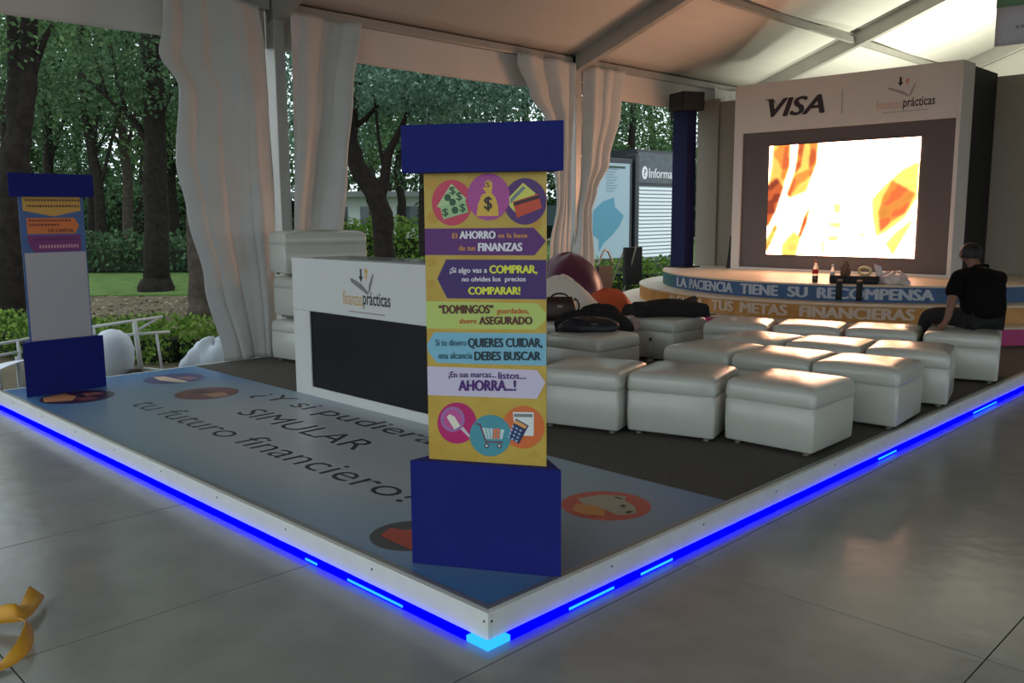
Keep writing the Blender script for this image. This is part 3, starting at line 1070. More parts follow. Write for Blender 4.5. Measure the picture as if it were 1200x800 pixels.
def art_main(t):
    pf_ = pframe(t)
    pn = MB().add([pf_(u, v, n) for n in (-.005, 0.) for u, v in ((0, 0), (1, 0), (1, 1), (0, 1))], [(0, 1, 2, 3), (4, 5, 6, 7), (0, 1, 5, 4), (1, 2, 6, 5), (2, 3, 7, 6), (3, 0, 4, 7)]).build(
        'poster_panel', mat('poster_gold', (190, 154, 56), .45, var=.12, vscale=9, rgb2=(200, 172, 74)), t, world=False)

    def sheetuv(px, py):
        s_ = (px - 502 - (py - 204) * .0065) / 137.0
        top, bot = 202.6 - 1.7 * s_, 537 + 9.3 * s_
        return s_, 1 - (py - top) / (bot - top)

    def crop(k, X, Y):
        return sheetuv(470 + X / 5.714, {1: 130, 2: 260, 3: 370, 4: 460}[k] + Y / 5.714)

    def shape(name, k, pts, rgb, n, par=pn):
        mb_ = MB()
        mb_.add([pf_(min(1, max(0, u)), v, n) for u, v in (crop(k, *p) for p in pts)], [tuple(range(len(pts)))])
        o = mb_.build(name, mat('print_%d_%d_%d' % rgb, rgb, .45), t, world=False)
        o.parent = par
        return o

    def words(k, items, n=.0035, par=pn):
        for s, x0, x1, y0, y1, rgb, bold in items:
            put_words(s, x0, x1, y1, y0, lambda u, v: pf_(*crop(k, u, v), n), 'lettering', mat('print_%d_%d_%d' % rgb, rgb, .45), t, bold, 0., False, par)

    def circle(k, cx, cy, rx, ry, rgb, n):
        return shape('printed_disc', k, [(cx + rx * math.cos(2 * math.pi * i / 40), cy + ry * math.sin(2 * math.pi * i / 40)) for i in range(40)], rgb, n)
    # honeycomb marks in the corners
    for X, Y in ((225, 480), (240, 700), (900, 740)):
        shape('printed_cell', 1, [(X + 42 * math.cos(R(60 * i)), Y + 42 * math.sin(R(60 * i))) for i in range(6)], (196, 150, 50), .0006)
    for X, Y in ((225, 390), (230, 250)):
        shape('printed_cell', 2, [(X + 34 * math.cos(R(60 * i)), Y + 34 * math.sin(R(60 * i))) for i in range(6)], (192, 152, 54), .0006)
    for X, Y in ((340, 400), (900, 410), (500, 430), (240, 60)):
        shape('printed_cell', 4, [(X + 40 * math.cos(R(60 * i)), Y + 30 * math.sin(R(60 * i))) for i in range(6)], (190, 158, 56), .0006)
    PINK, MAG, PUR = (206, 62, 92), (176, 72, 150), (80, 38, 112)
    circle(1, 367, 604, 132, 148, PINK, .0012)
    circle(1, 834, 598, 134, 150, PUR, .0013)
    circle(1, 603, 567, 136, 152, MAG, .0018)
    G = (176, 206, 150)
    shape('banknote', 1, [(365, 480), (460, 575), (440, 640), (300, 640), (268, 628)], G, .0024)
    shape('banknote', 1, [(290, 628), (455, 590), (474, 665), (310, 712)], (160, 196, 140), .0028)
    DG = (40, 84, 52)
    for X, Y in ((340, 570), (372, 600), (387, 652)):
        shape('banknote_dot', 1, [(X + 22 * math.cos(i * .5236), Y + 24 * math.sin(i * .5236)) for i in range(12)], DG, .0032)
    words(1, [('$', 350, 392, 500, 555, DG, .02), ('$', 395, 435, 535, 595, DG, .02), ('$', 305, 345, 640, 695, DG, .02), ('$', 418, 456, 610, 668, DG, .02)], .0034)
    YB = (222, 178, 66)
    shape('money_bag', 1, [(527, 690), (535, 620), (560, 555), (590, 540), (575, 520), (565, 510), (585, 505), (580, 475), (600, 458), (625, 470), (630, 505), (622, 540), (648, 570), (665, 630), (668, 690)], YB, .0026)
    words(1, [('$', 575, 628, 565, 660, (34, 28, 30), .03), ('S', 588, 612, 472, 505, (34, 28, 30), .03)])
    shape('bank_card', 1, [(735, 570), (822, 478), (900, 545), (880, 580), (770, 665), (735, 625)], (216, 214, 96), .0020)
    shape('bank_card_stripe', 1, [(742, 580), (822, 498), (838, 512), (742, 612)], (120, 134, 140), .0024)
    shape('bank_card', 1, [(757, 600), (918, 548), (940, 640), (785, 703)], (206, 74, 44), .0028)
    shape('bank_card_stripe', 1, [(762, 604), (920, 556), (925, 578), (768, 626)], (60, 26, 30), .0032)
    shape('arrow_band', 2, [(176, 28), (890, 24), (966, 112), (895, 205), (182, 200)], (92, 30, 112), .0014)
    shape('arrow_band', 2, [(325, 230), (976, 235), (976, 495), (330, 487), (265, 357)], (62, 32, 106), .0014)
    shape('arrow_band', 2, [(180, 505), (915, 522), (970, 585), (966, 640), (905, 697), (186, 688)], (186, 204, 108), .0014)
    shape('arrow_band', 3, [(240, 85), (978, 95), (978, 312), (255, 292), (200, 220), (186, 170)], (124, 184, 208), .0014)
    shape('arrow_band', 3, [(186, 315), (915, 342), (970, 425), (915, 538), (190, 512)], (206, 196, 220), .0014)
    WH, OR, YE_, BR, TL, DT, VI = (236, 232, 240), (214, 150, 80), (228, 232, 70), (92, 42, 30), (44, 96, 116), (18, 48, 62), (74, 30, 112)
    BO = (196, 96, 42)
    words(2, [('El', 368, 402, 58, 92, OR, .04), ('AHORRO', 415, 650, 44, 96, WH, .075), ('es la base', 665, 852, 58, 90, OR, .04), ('de tus', 410, 520, 138, 173, OR, .04), ('FINANZAS', 535, 820, 122, 178, WH, .075),
              ('¡Si algo vas a', 350, 595, 282, 330, WH, .035), ('COMPRAR,', 608, 915, 268, 332, YE_, .075), ('no olvides los  precios', 430, 842, 343, 386, WH, .035), ('COMPARAR!', 470, 808, 410, 463, YE_, .075),
              ('“DOMINGOS”', 272, 635, 530, 590, BR, .075), ('guardados,', 655, 862, 553, 600, BO, .035), ('ahorro', 410, 525, 620, 656, BO, .035), ('ASEGURADO', 540, 885, 608, 663, BR, .075)])
    words(3, [('Si tu dinero', 248, 455, 133, 176, TL, .035), ('QUIERES CUIDAR,', 465, 950, 124, 198, DT, .07), ('una alcancía', 268, 495, 220, 264, TL, .035), ('DEBES BUSCAR', 507, 940, 214, 276, DT, .07),
              ('¡En sus marcas...', 335, 650, 350, 402, VI, .035), ('listos...', 665, 845, 354, 402, VI, .035), ('AHORRA...!', 400, 782, 408, 484, VI, .07)])
    circle(4, 388, 192, 133, 143, (186, 26, 104), .0012)
    circle(4, 828, 220, 138, 148, (214, 108, 52), .0012)
    circle(4, 612, 278, 138, 144, (72, 148, 164), .0018)
    shape('lens_ring', 4, [(360 + 82 * math.cos(i * .2618), 165 + 88 * math.sin(i * .2618)) for i in range(24)], (158, 112, 170), .0020)
    shape('lens', 4, [(360 + 62 * math.cos(i * .2618), 165 + 68 * math.sin(i * .2618)) for i in range(24)], (196, 84, 150), .0024)
    shape('price_tag', 4, [(320, 150), (340, 128), (372, 145), (412, 210), (372, 236)], (228, 224, 206), .0028)
    shape('lens_handle', 4, [(410, 230), (432, 218), (476, 275), (472, 294)], (206, 196, 206), .0026)
    shape('cart_handle', 4, [(515, 188), (548, 198), (590, 318), (696, 318), (696, 328), (582, 328), (540, 206), (515, 198)], (112, 62, 84), .0028)
    shape('cart_basket', 4, [(552, 222), (706, 236), (690, 302), (584, 302)], (196, 220, 220), .0026)
    shape('cart_goods', 4, [(628, 234), (662, 226), (680, 236), (676, 300), (624, 300)], (224, 122, 72), .0030)
    for i in range(5):
        shape('cart_wire', 4, [(578 + i * 24, 228 + i * 2), (583 + i * 24, 228 + i * 2), (600 + i * 18, 302), (595 + i * 18, 302)], (72, 148, 164), .0034)
    for X in (587, 672):
        shape('cart_wheel', 4, [(X + 16 * math.cos(i * .5236), 348 + 17 * math.sin(i * .5236)) for i in range(12)], (54, 52, 60), .0028)
        shape('cart_hub', 4, [(X + 8 * math.cos(i * .5236), 348 + 9 * math.sin(i * .5236)) for i in range(12)], (220, 220, 220), .0032)
    shape('sheet_of_paper', 4, [(760, 114), (896, 116), (896, 280), (800, 276), (766, 180)], (220, 226, 224), .0020)
    shape('paper_header', 4, [(768, 126), (888, 128), (888, 150), (768, 148)], (128, 130, 130), .0023)
    shape('calculator', 4, [(778, 158), (864, 208), (800, 335), (738, 296)], (38, 46, 92), .0024)
    shape('calculator_display', 4, [(778, 168), (852, 210), (842, 230), (768, 190)], (226, 160, 92), .0028)
    for i in range(4):
        for j in range(3):
            X, Y = 762 + i * -4 + j * 25 - i * 5, 212 + j * 14 + i * 24
            shape('calculator_key', 4, [(X - 7, Y - 8), (X + 7, Y - 2), (X + 5, Y + 11), (X - 9, Y + 5)], (150, 180, 214), .0028)


def art_small(t):
    pf_ = pframe(t)
    pn = MB().add([pf_(u, v, n) for n in (-.005, 0.) for u, v in ((0, 0), (1, 0), (1, 1), (0, 1))], [(0, 1, 2, 3), (4, 5, 6, 7), (0, 1, 5, 4), (1, 2, 6, 5), (2, 3, 7, 6), (3, 0, 4, 7)]).build(
        'poster_panel', mat('poster_blue', (66, 96, 150), .45), t, world=False)

    def sh(name, pts, rgb, n):
        o = MB().add([pf_(u, v, n) for u, v in pts], [tuple(range(len(pts)))]).build(name, mat('print_%d_%d_%d' % rgb, rgb, .45), t, world=False)
        o.parent = pn
    sh('arrow_band', [(.06, 1.0), (.95, 1.0), (.95, .905), (.52, .865), (.06, .905)], (206, 156, 70), .0014)
    sh('arrow_band', [(.10, .855), (.84, .855), (.91, .80), (.84, .745), (.10, .745)], (214, 116, 52), .0014)
    sh('arrow_band', [(.10, .735), (.92, .735), (.92, .62), (.18, .62), (.10, .68)], (120, 42, 110), .0014)
    sh('blank_sheet', [(.03, .0), (.985, .0), (.985, .615), (.03, .615)], (176, 172, 178), .002)
    for v, a, b_, rgb in ((.97, .10, .92, (104, 70, 40)), (.93, .12, .90, (104, 70, 40)), (.83, .13, .78, (120, 50, 30)), (.80, .13, .6, (120, 50, 30)), (.70, .2, .85, (86, 26, 84))):
        u = a
        while u < b_:
            w = .022 + .022 * random.random()
            sh('print_mark', [(u, v), (u + w, v), (u + w, v + .014), (u, v + .014)], rgb, .0026)
            u += w + .012
    for s, a, b_, v0, v1, rgb in (('DE CAPITAL', .42, .82, .755, .778, (90, 30, 24)),):
        mb_ = MB()
        put_text(mb_, s, a, b_, v0, v1, lambda u, v: pf_(u, v, .003), .03)
        o = mb_.build('lettering', mat('print_%d_%d_%d' % rgb, rgb, .45), t, world=False)
        o.parent = pn
    u = .26
    while u < .88:
        sh('print_mark', [(u, .645), (u + .03, .645), (u + .03, .668), (u, .668)], (206, 140, 160), .0026)
        u += .045


totem('blue three-sided totem with yellow savings poster at the platform corner', (.450, .411), math.atan2(-.863, .505), art_main)
totem('blue three-sided totem with blank white sheet at the far left', (.430, 5.963), R(1.4), art_small)


# ------------------------------------------------------------------ person sitting with back turned
def skin(name, V, E, m, parent, root=0, sub=2):
    me = bpy.data.meshes.new(name)
    Mi = inv(parent)
    me.from_pydata([tuple(Mi @ Vector(v[:3])) for v in V], E, [])
    o = bpy.data.objects.new(name, me)
    COL.objects.link(o)
    o.parent = parent
    md = o.modifiers.new('skin', 'SKIN')
    md.use_smooth_shade = True
    sv = me.skin_vertices[0].data if me.skin_vertices else None
    if sv is None:
        bm = bmesh.new()
        bm.from_mesh(me)
        bm.verts.layers.skin.verify()
        bm.to_mesh(me)
        bm.free()
        sv = me.skin_vertices[0].data
    for i, v in enumerate(V):
        r = v[3]
        sv[i].radius = r if isinstance(r, tuple) else (r, r)
        sv[i].use_root = (i == root)
    s = o.modifiers.new('sub', 'SUBSURF')
    s.levels = s.render_levels = sub
    me.materials.append(m)
    return o


pe = thing('person', 'person in black T-shirt and dark trousers sitting with back turned', 'person', (6.50, .36, PH))
B0 = Vector((6.56, .27, 0))
F_ = Vector((.60, .80, 0)).normalized()        # facing the screen
S_ = Vector((-F_.y, F_.x, 0))                  # to the person's left


def pp(f, s, z, r):
    p = B0 + F_ * f + S_ * s
    return (p.x, p.y, z, r)


body = [pp(0, 0, .70, .11), pp(.05, 0, .90, .11), pp(.11, 0, 1.06, .10), pp(.15, 0, 1.13, .06), pp(.19, 0.01, 1.20, .052), pp(.22, .02, 1.255, (.078, .088)), pp(.225, .02, 1.32, (.07, .08)),
        # left shoulder, elbow, wrist, palm
        pp(.11, .19, 1.065, .06), pp(.03, .30, .86, .043), pp(.02, .345, .67, .030), pp(.03, .365, .615, .030),
        # right shoulder, elbow, wrist forward
        pp(.13, -.19, 1.06, .06), pp(.20, -.27, .84, .044), pp(.38, -.22, .76, .032), pp(.46, -.20, .765, .03),
        # legs
        pp(.05, .10, .68, .085), pp(.44, .20, .665, .07), pp(.50, .22, .25, .045), pp(.05, -.10, .68, .085), pp(.44, -.12, .67, .07), pp(.48, -.12, .25, .045)]
edges = [(0, 1), (1, 2), (2, 3), (3, 4), (4, 5), (5, 6), (2, 7), (7, 8), (8, 9), (9, 10), (2, 11), (11, 12), (12, 13), (13, 14), (0, 15), (15, 16), (16, 17), (0, 18), (18, 19), (19, 20)]
# fingers of both hands
for w, dirs in ((10, [(-.03, .05), (-.005, .06), (.02, .055), (.04, .045)]), (14, None)):
    base = Vector(body[w][:3])
    for k in range(4):
        if dirs:
            d1 = F_ * dirs[k][0] + S_ * dirs[k][1]
            a = base + d1 * .6 + Vector((0, 0, -.012))
            b2 = base + d1 * 1.25 + Vector((0, 0, -.032))
        else:
            d1 = F_ * .06 + S_ * (.03 - .02 * k)
            a = base + d1 * .6
            b2 = base + d1 * 1.1 + Vector((0, 0, -.03))
        i = len(body)
        body += [(*a, .011), (*b2, .009)]
        edges += [(w, i), (i, i + 1)]
    th = base + (F_ * .05 + S_ * (.0 if dirs else .05)) + Vector((0, 0, -.012))
    i = len(body)
    body.append((*th, .011))
    edges.append((w, i))
skin('body', body, edges, M_skin, pe)
shirt = [pp(-.01, 0, .66, (.215, .165)), pp(.0, 0, .80, (.225, .16)), pp(.05, 0, .95, (.235, .15)), pp(.10, 0, 1.05, (.21, .125)), pp(.14, 0, 1.125, (.085, .08)), pp(.16, 0, 1.155, (.066, .066)),
         pp(.10, .195, 1.045, .09), pp(.055, .275, .94, .078), pp(.045, .295, .88, .074), pp(.13, -.195, 1.04, .09), pp(.18, -.27, .91, .08), pp(.19, -.285, .86, .074)]
skin('shirt', shirt, [(0, 1), (1, 2), (2, 3), (3, 4), (4, 5), (3, 6), (6, 7), (7, 8), (3, 9), (9, 10), (10, 11)], M_cloth, pe)
trs = [pp(.03, 0, .70, (.15, .11)), pp(.06, .12, .69, .105), pp(.28, .21, .685, .092), pp(.45, .26, .67, .082), pp(.50, .26, .40, .066), pp(.50, .26, .20, .058), pp(.06, -.12, .69, .105), pp(.28, -.13, .685, .09), pp(.45, -.12, .67, .08), pp(.49, -.12, .40, .066), pp(.49, -.12, .20, .058)]
skin('trousers', trs, [(0, 1), (1, 2), (2, 3), (3, 4), (4, 5), (0, 6), (6, 7), (7, 8), (8, 9), (9, 10)], mat('trousers_black', (22, 20, 22), .9), pe)
for s in (.26, -.12):
    skin('shoe', [pp(.46, s, PH + .045, .045), pp(.56, s, PH + .04, .045), pp(.66, s, PH + .032, .034)], [(0, 1), (1, 2)], M_black, pe)
hr = MB()
hc = Vector(pp(.205, .02, 1.268, 0)[:3])


def hairf(u, v):
    th, ph = 2 * math.pi * u, math.pi * .62 * v
    r = .103 + .006 * math.sin(th * 7) * math.sin(ph * 5)
    d = F_ * (math.sin(ph) * math.cos(th)) * r * 1.02 + S_ * (math.sin(ph) * math.sin(th)) * r * .88 + Vector((0, 0, math.cos(ph) * r * 1.0))
    if math.cos(th) > .5 and v > .55:
        d *= .85
    return hc + d


hr.grid(hairf, 24, 10)
hr.build('hair', M_hair, pe, smooth=True)
for s in (-1, 1):
    e_ = Vector(pp(.215, .02 + s * .092, 1.262, 0)[:3])
    MB().lathe(e_, [(.001, -.03), (.014, -.02), (.018, .005), (.012, .028), (.001, .034)], 8).build('ear', M_skin, pe, smooth=True)
fc = Vector(pp(.31, .02, 1.265, 0)[:3])
MB().loft([[tuple(fc + F_ * a + S_ * b + Vector((0, 0, c))) for b, c in ((-.014, -.02), (.014, -.02), (.006, .03), (-.006, .03))] for a in (-.02, .008)]).build('nose', M_skin, pe, smooth=True)
for s in (-1, 1):
    MB().lathe(tuple(fc + F_ * -.012 + S_ * (s * .034) + Vector((0, 0, .02))), [(.001, -.008), (.011, 0), (.001, .008)], 10).build('eye', mat('eye_white', (200, 196, 190), .3), pe, smooth=True)
MB().loft([[tuple(fc + F_ * a + S_ * b + Vector((0, 0, c - .05))) for b, c in ((-.024, -.006), (.024, -.006), (.02, .006), (-.02, .006))] for a in (-.03, -.004)]).build('mouth', mat('lips', (120, 66, 60), .5), pe)
MB().tube([pp(.115 + .055 * math.cos(t) , .062 * math.sin(t), 1.150 + .012 * math.cos(t), 0)[:3] for t in (2 * math.pi * k / 20 for k in range(21))], .006, 6).build('collar_trim', mat('collar_grey', (120, 104, 100), .8), pe, smooth=True)


# ------------------------------------------------------------------ bags and clutter on the ottomans
def lump(name, label, cat, c, r, m, seed=0, amp=.12, nu=36, nv=18, flat=.35, rot=0., group=None, taper=0.):
    """soft squashed form resting on its base"""
    rr = random.Random(seed)
    ph = [rr.uniform(0, 6.3) for _ in range(8)]

    def fn(u, v):
        th, p = 2 * math.pi * u, math.pi * v
        k = 1 + amp * (math.sin(2 * th + ph[0]) * math.sin(p) + .6 * math.sin(3 * th + 2 * p + ph[1]) + .5 * math.sin(5 * th - 3 * p + ph[2]) + .35 * math.sin(9 * th + 6 * p + ph[3]) * math.sin(p))
        x, y, z = math.sin(p) * math.cos(th) * k, math.sin(p) * math.sin(th) * k, -math.cos(p)
        tp = 1 - taper * max(0., z)
        x, y = x * tp, y * tp
        z = max(z * (k if z > 0 else 1), -flat)
        ca_, sa = math.cos(rot), math.sin(rot)
        x, y = x * r[0], y * r[1]
        return (c[0] + x * ca_ - y * sa, c[1] + x * sa + y * ca_, c[2] + (z + flat) * r[2])
    mb_ = MB().grid(fn, nu, nv)
    o = mb_.build(name, m, None, smooth=True)
    bm = bmesh.new()
    bm.from_mesh(o.data)
    bmesh.ops.remove_doubles(bm, verts=bm.verts, dist=.0005)
    bm.to_mesh(o.data)
    bm.free()
    if label:
        tag(o, label, cat, group)
    return o


def into(o, parent):
    o.data.transform(inv(parent))
    o.parent = parent
    return o


M_navy = mat('navy_nylon', (24, 26, 36), .5, bump=.3, bscale=12)
M_dkcl = mat('black_wool', (24, 22, 22), .9, bump=.4, bscale=14)
M_brown = mat('brown_leather', (58, 36, 28), .4, bump=.2, bscale=10)
OTT = OT - .012
bg_ = thing('shoulder_bag', 'dark navy padded bag lying on the ottoman near the totem', 'bag', (4.02, 2.86, OTT))
into(lump('bag_body', None, None, (4.02, 2.86, OTT), (.27, .15, .10), M_navy, 3, .05, rot=R(-46)), bg_)
MB().tube([(3.82 + .02 * k, 3.02 - .035 * k + .03 * math.sin(k), OTT + .10 + .02 * math.sin(k * .6)) for k in range(12)], .009, 6).build('strap', M_black, bg_, smooth=True)
MB().box(3.93, 4.0, 2.72, 2.76, OTT + .07, OTT + .085).build('pocket_flap', mat('bag_grey', (70, 74, 88), .4), bg_, bevel=.004)
lump('black_coat', 'bundled black coat lying behind the navy bag', 'coat', (4.33, 3.06, OTT - .06), (.36, .10, .16), M_dkcl, 14, .10, rot=R(-44))
lump('black_coat', 'dark crumpled garment between the handbag and the black jacket', 'coat', (4.82, 3.40, OTT - .01), (.22, .11, .12), M_dkcl, 12, .12, rot=R(-44))
lump('plastic_bag', 'small crumpled pinkish plastic bag beside the black jacket', 'bag', (5.08, 3.22, OTT - .12), (.07, .13, .09), mat('plastic_pinkish', (170, 146, 138), .25), 22, .3, rot=R(40))
# jacket: rumpled sheet with a raised collar
jk = thing('jacket', 'black jacket with raised collar thrown over an ottoman', 'jacket', (5.52, 3.05, OTT))


def jf(u, v):
    x = 5.25 + .52 * u
    y = 3.31 - .52 * u + .36 * (v - .5)
    h = .07 + .10 * math.sin(math.pi * v) ** .6 * (1 - .2 * u) * (.55 + .45 * min(1, u * 3)) + .014 * math.sin(9 * u + 4 * v) + .012 * math.sin(17 * v + 6 * u)
    if u < .03 or u > .97 or v < .03 or v > .97:
        h = .004
    return (x + .05 * (v - .5), y, OTT + h)


MB().grid(jf, 44, 24).build('jacket_body', M_dkcl, jk, smooth=True, solid=.004)
MB().grid(lambda u, v: (5.77 + .05 * math.sin(3 * u) + .04 * v, 2.95 - .16 * (u - .5) - .02 * v, OTT + .07 + .13 * v * (1 - .5 * abs(u - .6))), 14, 8).build('collar', mat('dark_brown_cloth', (40, 30, 28), .8), jk, smooth=True, solid=.006)
MB().tube([(5.74, 2.80, OTT + .03), (5.84, 2.74, OTT + .012), (5.93, 2.69, OTT + .006)], [.012, .008, .005], 8).build('sleeve_end', M_dkcl, jk, smooth=True)

# brown handbag with two handles
hb = thing('handbag', 'dark brown leather handbag with two loop handles', 'handbag', (4.50, 3.64, OTT), R(-45))
MB().loft([rsq(.17, .05, 0, 5, 0, 0, .08), rsq(.175, .06, .05, 5, 0, 0, .085), rsq(.16, .05, .17, 5, 0, 0, .06), rsq(.13, .03, .235, 5, 0, 0, .03)]).build('bag_body', M_brown, hb, smooth=True, world=False)
for s in (-1, 1):
    MB().tube([(s * .145 + s * .05 * math.sin(math.pi * k / 14), -.05, .05 + .19 * k / 14 if k < 14 else .20) for k in range(15)], .009, 6).build('handle', M_black, hb, smooth=True, world=False)
    MB().tube([(.09 * math.cos(math.pi * k / 12), s * .03, .22 + .05 * math.sin(math.pi * k / 12)) for k in range(13)], .007, 6).build('handle', M_black, hb, smooth=True, world=False)
MB().box(-.03, .03, -.088, -.08, .13, .16).build('clasp', mat('clasp_metal', (150, 130, 110), .3, metal=.9), hb, world=False)

# cushions behind
lump('bean_bag', 'large round maroon bean bag behind the handbag', 'bean bag', (6.02, 4.85, PH), (.47, .45, .60), mat('maroon_vinyl', (84, 36, 60), .35), 31, .02, flat=.75)
lump('pillow', 'off-white pillow leaning on the maroon bean bag', 'pillow', (5.10, 4.14, PH + .22), (.44, .26, .40), mat('pillow_cream', (216, 206, 194), .8, bump=.2, bscale=6), 36, .07, flat=.55, rot=R(-44), taper=.45)
lump('sack', 'pale sack on the floor under the off-white pillow', 'sack', (5.08, 4.12, PH), (.34, .28, .18), mat('sack_pale', (170, 160, 150), .8), 37, .04, flat=.7)
lump('orange_bag', 'soft orange bag with dark straps behind the coat', 'bag', (5.64, 3.94, PH + .18), (.30, .2, .30), mat('orange_cloth', (198, 84, 44), .7, bump=.3, bscale=8), 44, .08, flat=.6, rot=R(-45))
lump('sack', 'dark sack on the floor under the orange bag', 'sack', (5.64, 3.94, PH), (.28, .2, .13), M_dkcl, 45, .04, flat=.7)
ch = thing('folding_chair', 'dark folding chair with pale curved top rail by the curtain', 'chair', (7.45, 5.55, PH))
MB().box(7.30, 7.62, 5.42, 5.46, PH + .45, PH + .80).build('backrest', mat('chair_dark', (52, 40, 38), .6), ch, bevel=.01)
MB().box(7.28, 7.64, 5.46, 5.82, PH + .42, PH + .46).build('seat', mat('chair_dark', (52, 40, 38), .6), ch, bevel=.01)
MB().tube([(7.29 + .34 * k / 14, 5.42, PH + .80 + .22 * math.sin(math.pi * k / 14)) for k in range(15)], .014, 8).build('top_rail', mat('rail_pale', (176, 172, 166), .3, metal=.6), ch, smooth=True)
for x in (7.31, 7.61):
    for y in (5.46, 5.80):
        MB().tube([(x, y, PH), (x, y, PH + .43)], .013, 8).build('leg', mat('rail_pale', (176, 172, 166), .3, metal=.6), ch, smooth=True)

# bottles
M_pet = mat('clear_plastic', (226, 232, 232), .08, trans=.9, spec=.5)


def bottle(label, c, h, liquid, lab, cap):
    t = thing('bottle', label, 'bottle', c)
    k = h / .24
    prof = [(.026, 0), (.031, .006), (.032, .05), (.029, .085), (.032, .12), (.031, .15), (.014, .20), (.0125, .215)]
    MB().lathe((0, 0, 0), [(r * k, z * k) for r, z in prof], 16).build('bottle_body', M_pet, t, smooth=True, world=False)
    if liquid:
        MB().lathe((0, 0, 0), [(.027 * k, .003 * k), (.0285 * k, .05 * k), (.027 * k, .07 * k)], 14).build('liquid', liquid, t, smooth=True, world=False)
    if lab:
        MB().lathe((0, 0, 0), [(.0326 * k, .095 * k), (.0333 * k, .12 * k), (.0326 * k, .14 * k)], 16).build('wrapper', lab, t, smooth=True, world=False)
    MB().lathe((0, 0, 0), [(.0145 * k, .214 * k), (.0145 * k, .236 * k)], 12).build('bottle_cap', cap, t, world=False)
    return t


bottle('cola bottle with red wrapper standing on the stage edge', (8.62, 2.90, Z3), .285, mat('cola', (36, 14, 10), .2), mat('wrapper_red', (196, 40, 30), .5), mat('cap_red', (190, 60, 44), .5))
bottle('clear water bottle on the carpet between two ottomans', (5.09, 2.93, PH), .27, None, None, mat('cap_dark', (54, 56, 58), .5))
bottle('pale plastic bottle beside the black tray on the stage', (8.68, 2.70, Z3), .24, None, mat('wrapper_white', (214, 206, 196), .5), mat('cap_white', (220, 216, 206), .5))
# clutter on the stage edge
tr = thing('carry_bag', 'low black bag with straps hanging over the stage edge', 'bag', (8.78, 2.45, Z3))
MB().bar((8.66, 2.72, Z3 + .05), (8.86, 2.18, Z3 + .05), .22, .10).build('bag_body', M_black, tr, bevel=.02)
for a in (18.2, 22.6):
    P = [(SX - rr * math.cos(R(a)), SY - rr * math.sin(R(a)), z) for rr, z in ((2.98, Z3 + .06), (3.06, Z3 + .03), (3.075, Z3 - .06), (3.075, Z3 - .19))]
    MB().grid(lambda u, v: tuple(Vector(P[int(min(2, v * 3))]).lerp(Vector(P[int(min(2, v * 3)) + 1]), v * 3 - int(min(2, v * 3))) + Vector((0.35, -.9, 0)) * (.075 * (u - .5))), 2, 9).build('strap', M_black, tr, smooth=True, solid=.006)
lump('soft_toy', 'small brown plush lump on the black bag', 'toy', (8.80, 2.58, Z3 + .10), (.075, .06, .12), mat('plush_brown', (128, 92, 72), .9, bump=.5, bscale=40), 51, .12)
ring = MB().tube([(8.86 + .02 * math.cos(t), 2.36 + .085 * math.cos(t), Z3 + .155 + .045 * math.sin(t)) for t in (2 * math.pi * k / 18 for k in range(19))], .018, 8).build('tape_roll', mat('tape_cream', (226, 206, 150), .5), None, smooth=True)
tag(ring, 'cream loop of tape on top of the black bag', 'tape')
pbag = lump('plastic_bag', 'crumpled translucent white plastic bag on the stage edge', 'bag', (8.93, 2.03, Z3), (.11, .20, .11), mat('film_white', (206, 190, 186), .3), 61, .2, rot=R(-25))
pl = MB().grid(lambda u, v: (8.90 + .03 * u, 2.22 - .09 * u + .05 * v, Z3 + .08 + .17 * v - .03 * u), 6, 8).build('bag_tip', mat('film_white', (206, 190, 186), .3), None, smooth=True, solid=.004)
pl.parent = pbag

# black easel by the stage
es = thing('easel', 'black folding easel with two pale legs left of the stage', 'easel', (11.6, 8.6, 0))
MB().box(11.75, 12.3, 8.35, 8.42, .25, 1.0).build('board', M_black, es, bevel=.01)
for a, b_ in (((11.62, 8.75, -.05), (11.86, 8.45, 1.0)), ((11.82, 8.5, -.05), (12.02, 8.3, 1.02))):
    MB().bar(a, b_, .05, .03).build('leg', mat('leg_pale', (140, 128, 112), .6), es)

# hanging banner at the upper right
bn = thing('hanging_banner', 'grey hanging banner with green top band at the upper right', 'banner', (8.5, .5, 3.40))
MB().grid(lambda u, v: (8.5 + .02 * math.sin(5 * u), .925 - 1.0 * u, 3.42 + .40 * v), 10, 4).build('cloth', mat('banner_grey', (206, 206, 212), .6), bn, smooth=True, solid=.004)
MB().grid(lambda u, v: (8.5 + .02 * math.sin(5 * u), .93 - 1.0 * u, 3.82 + .95 * v), 10, 8).build('top_band', mat('banner_green', (124, 166, 124), .6), bn, smooth=True, solid=.004)
for k in range(7):
    MB().box(8.480, 8.4815, .72 - .05 * k - .03, .72 - .05 * k, 3.58, 3.61).build('print_mark', mat('banner_ink', (150, 150, 156), .6), bn)

# ------------------------------------------------------------------ yellow strap on the floor
M_yel = mat('yellow_strap', (206, 150, 40), .6, var=.08, vscale=20)


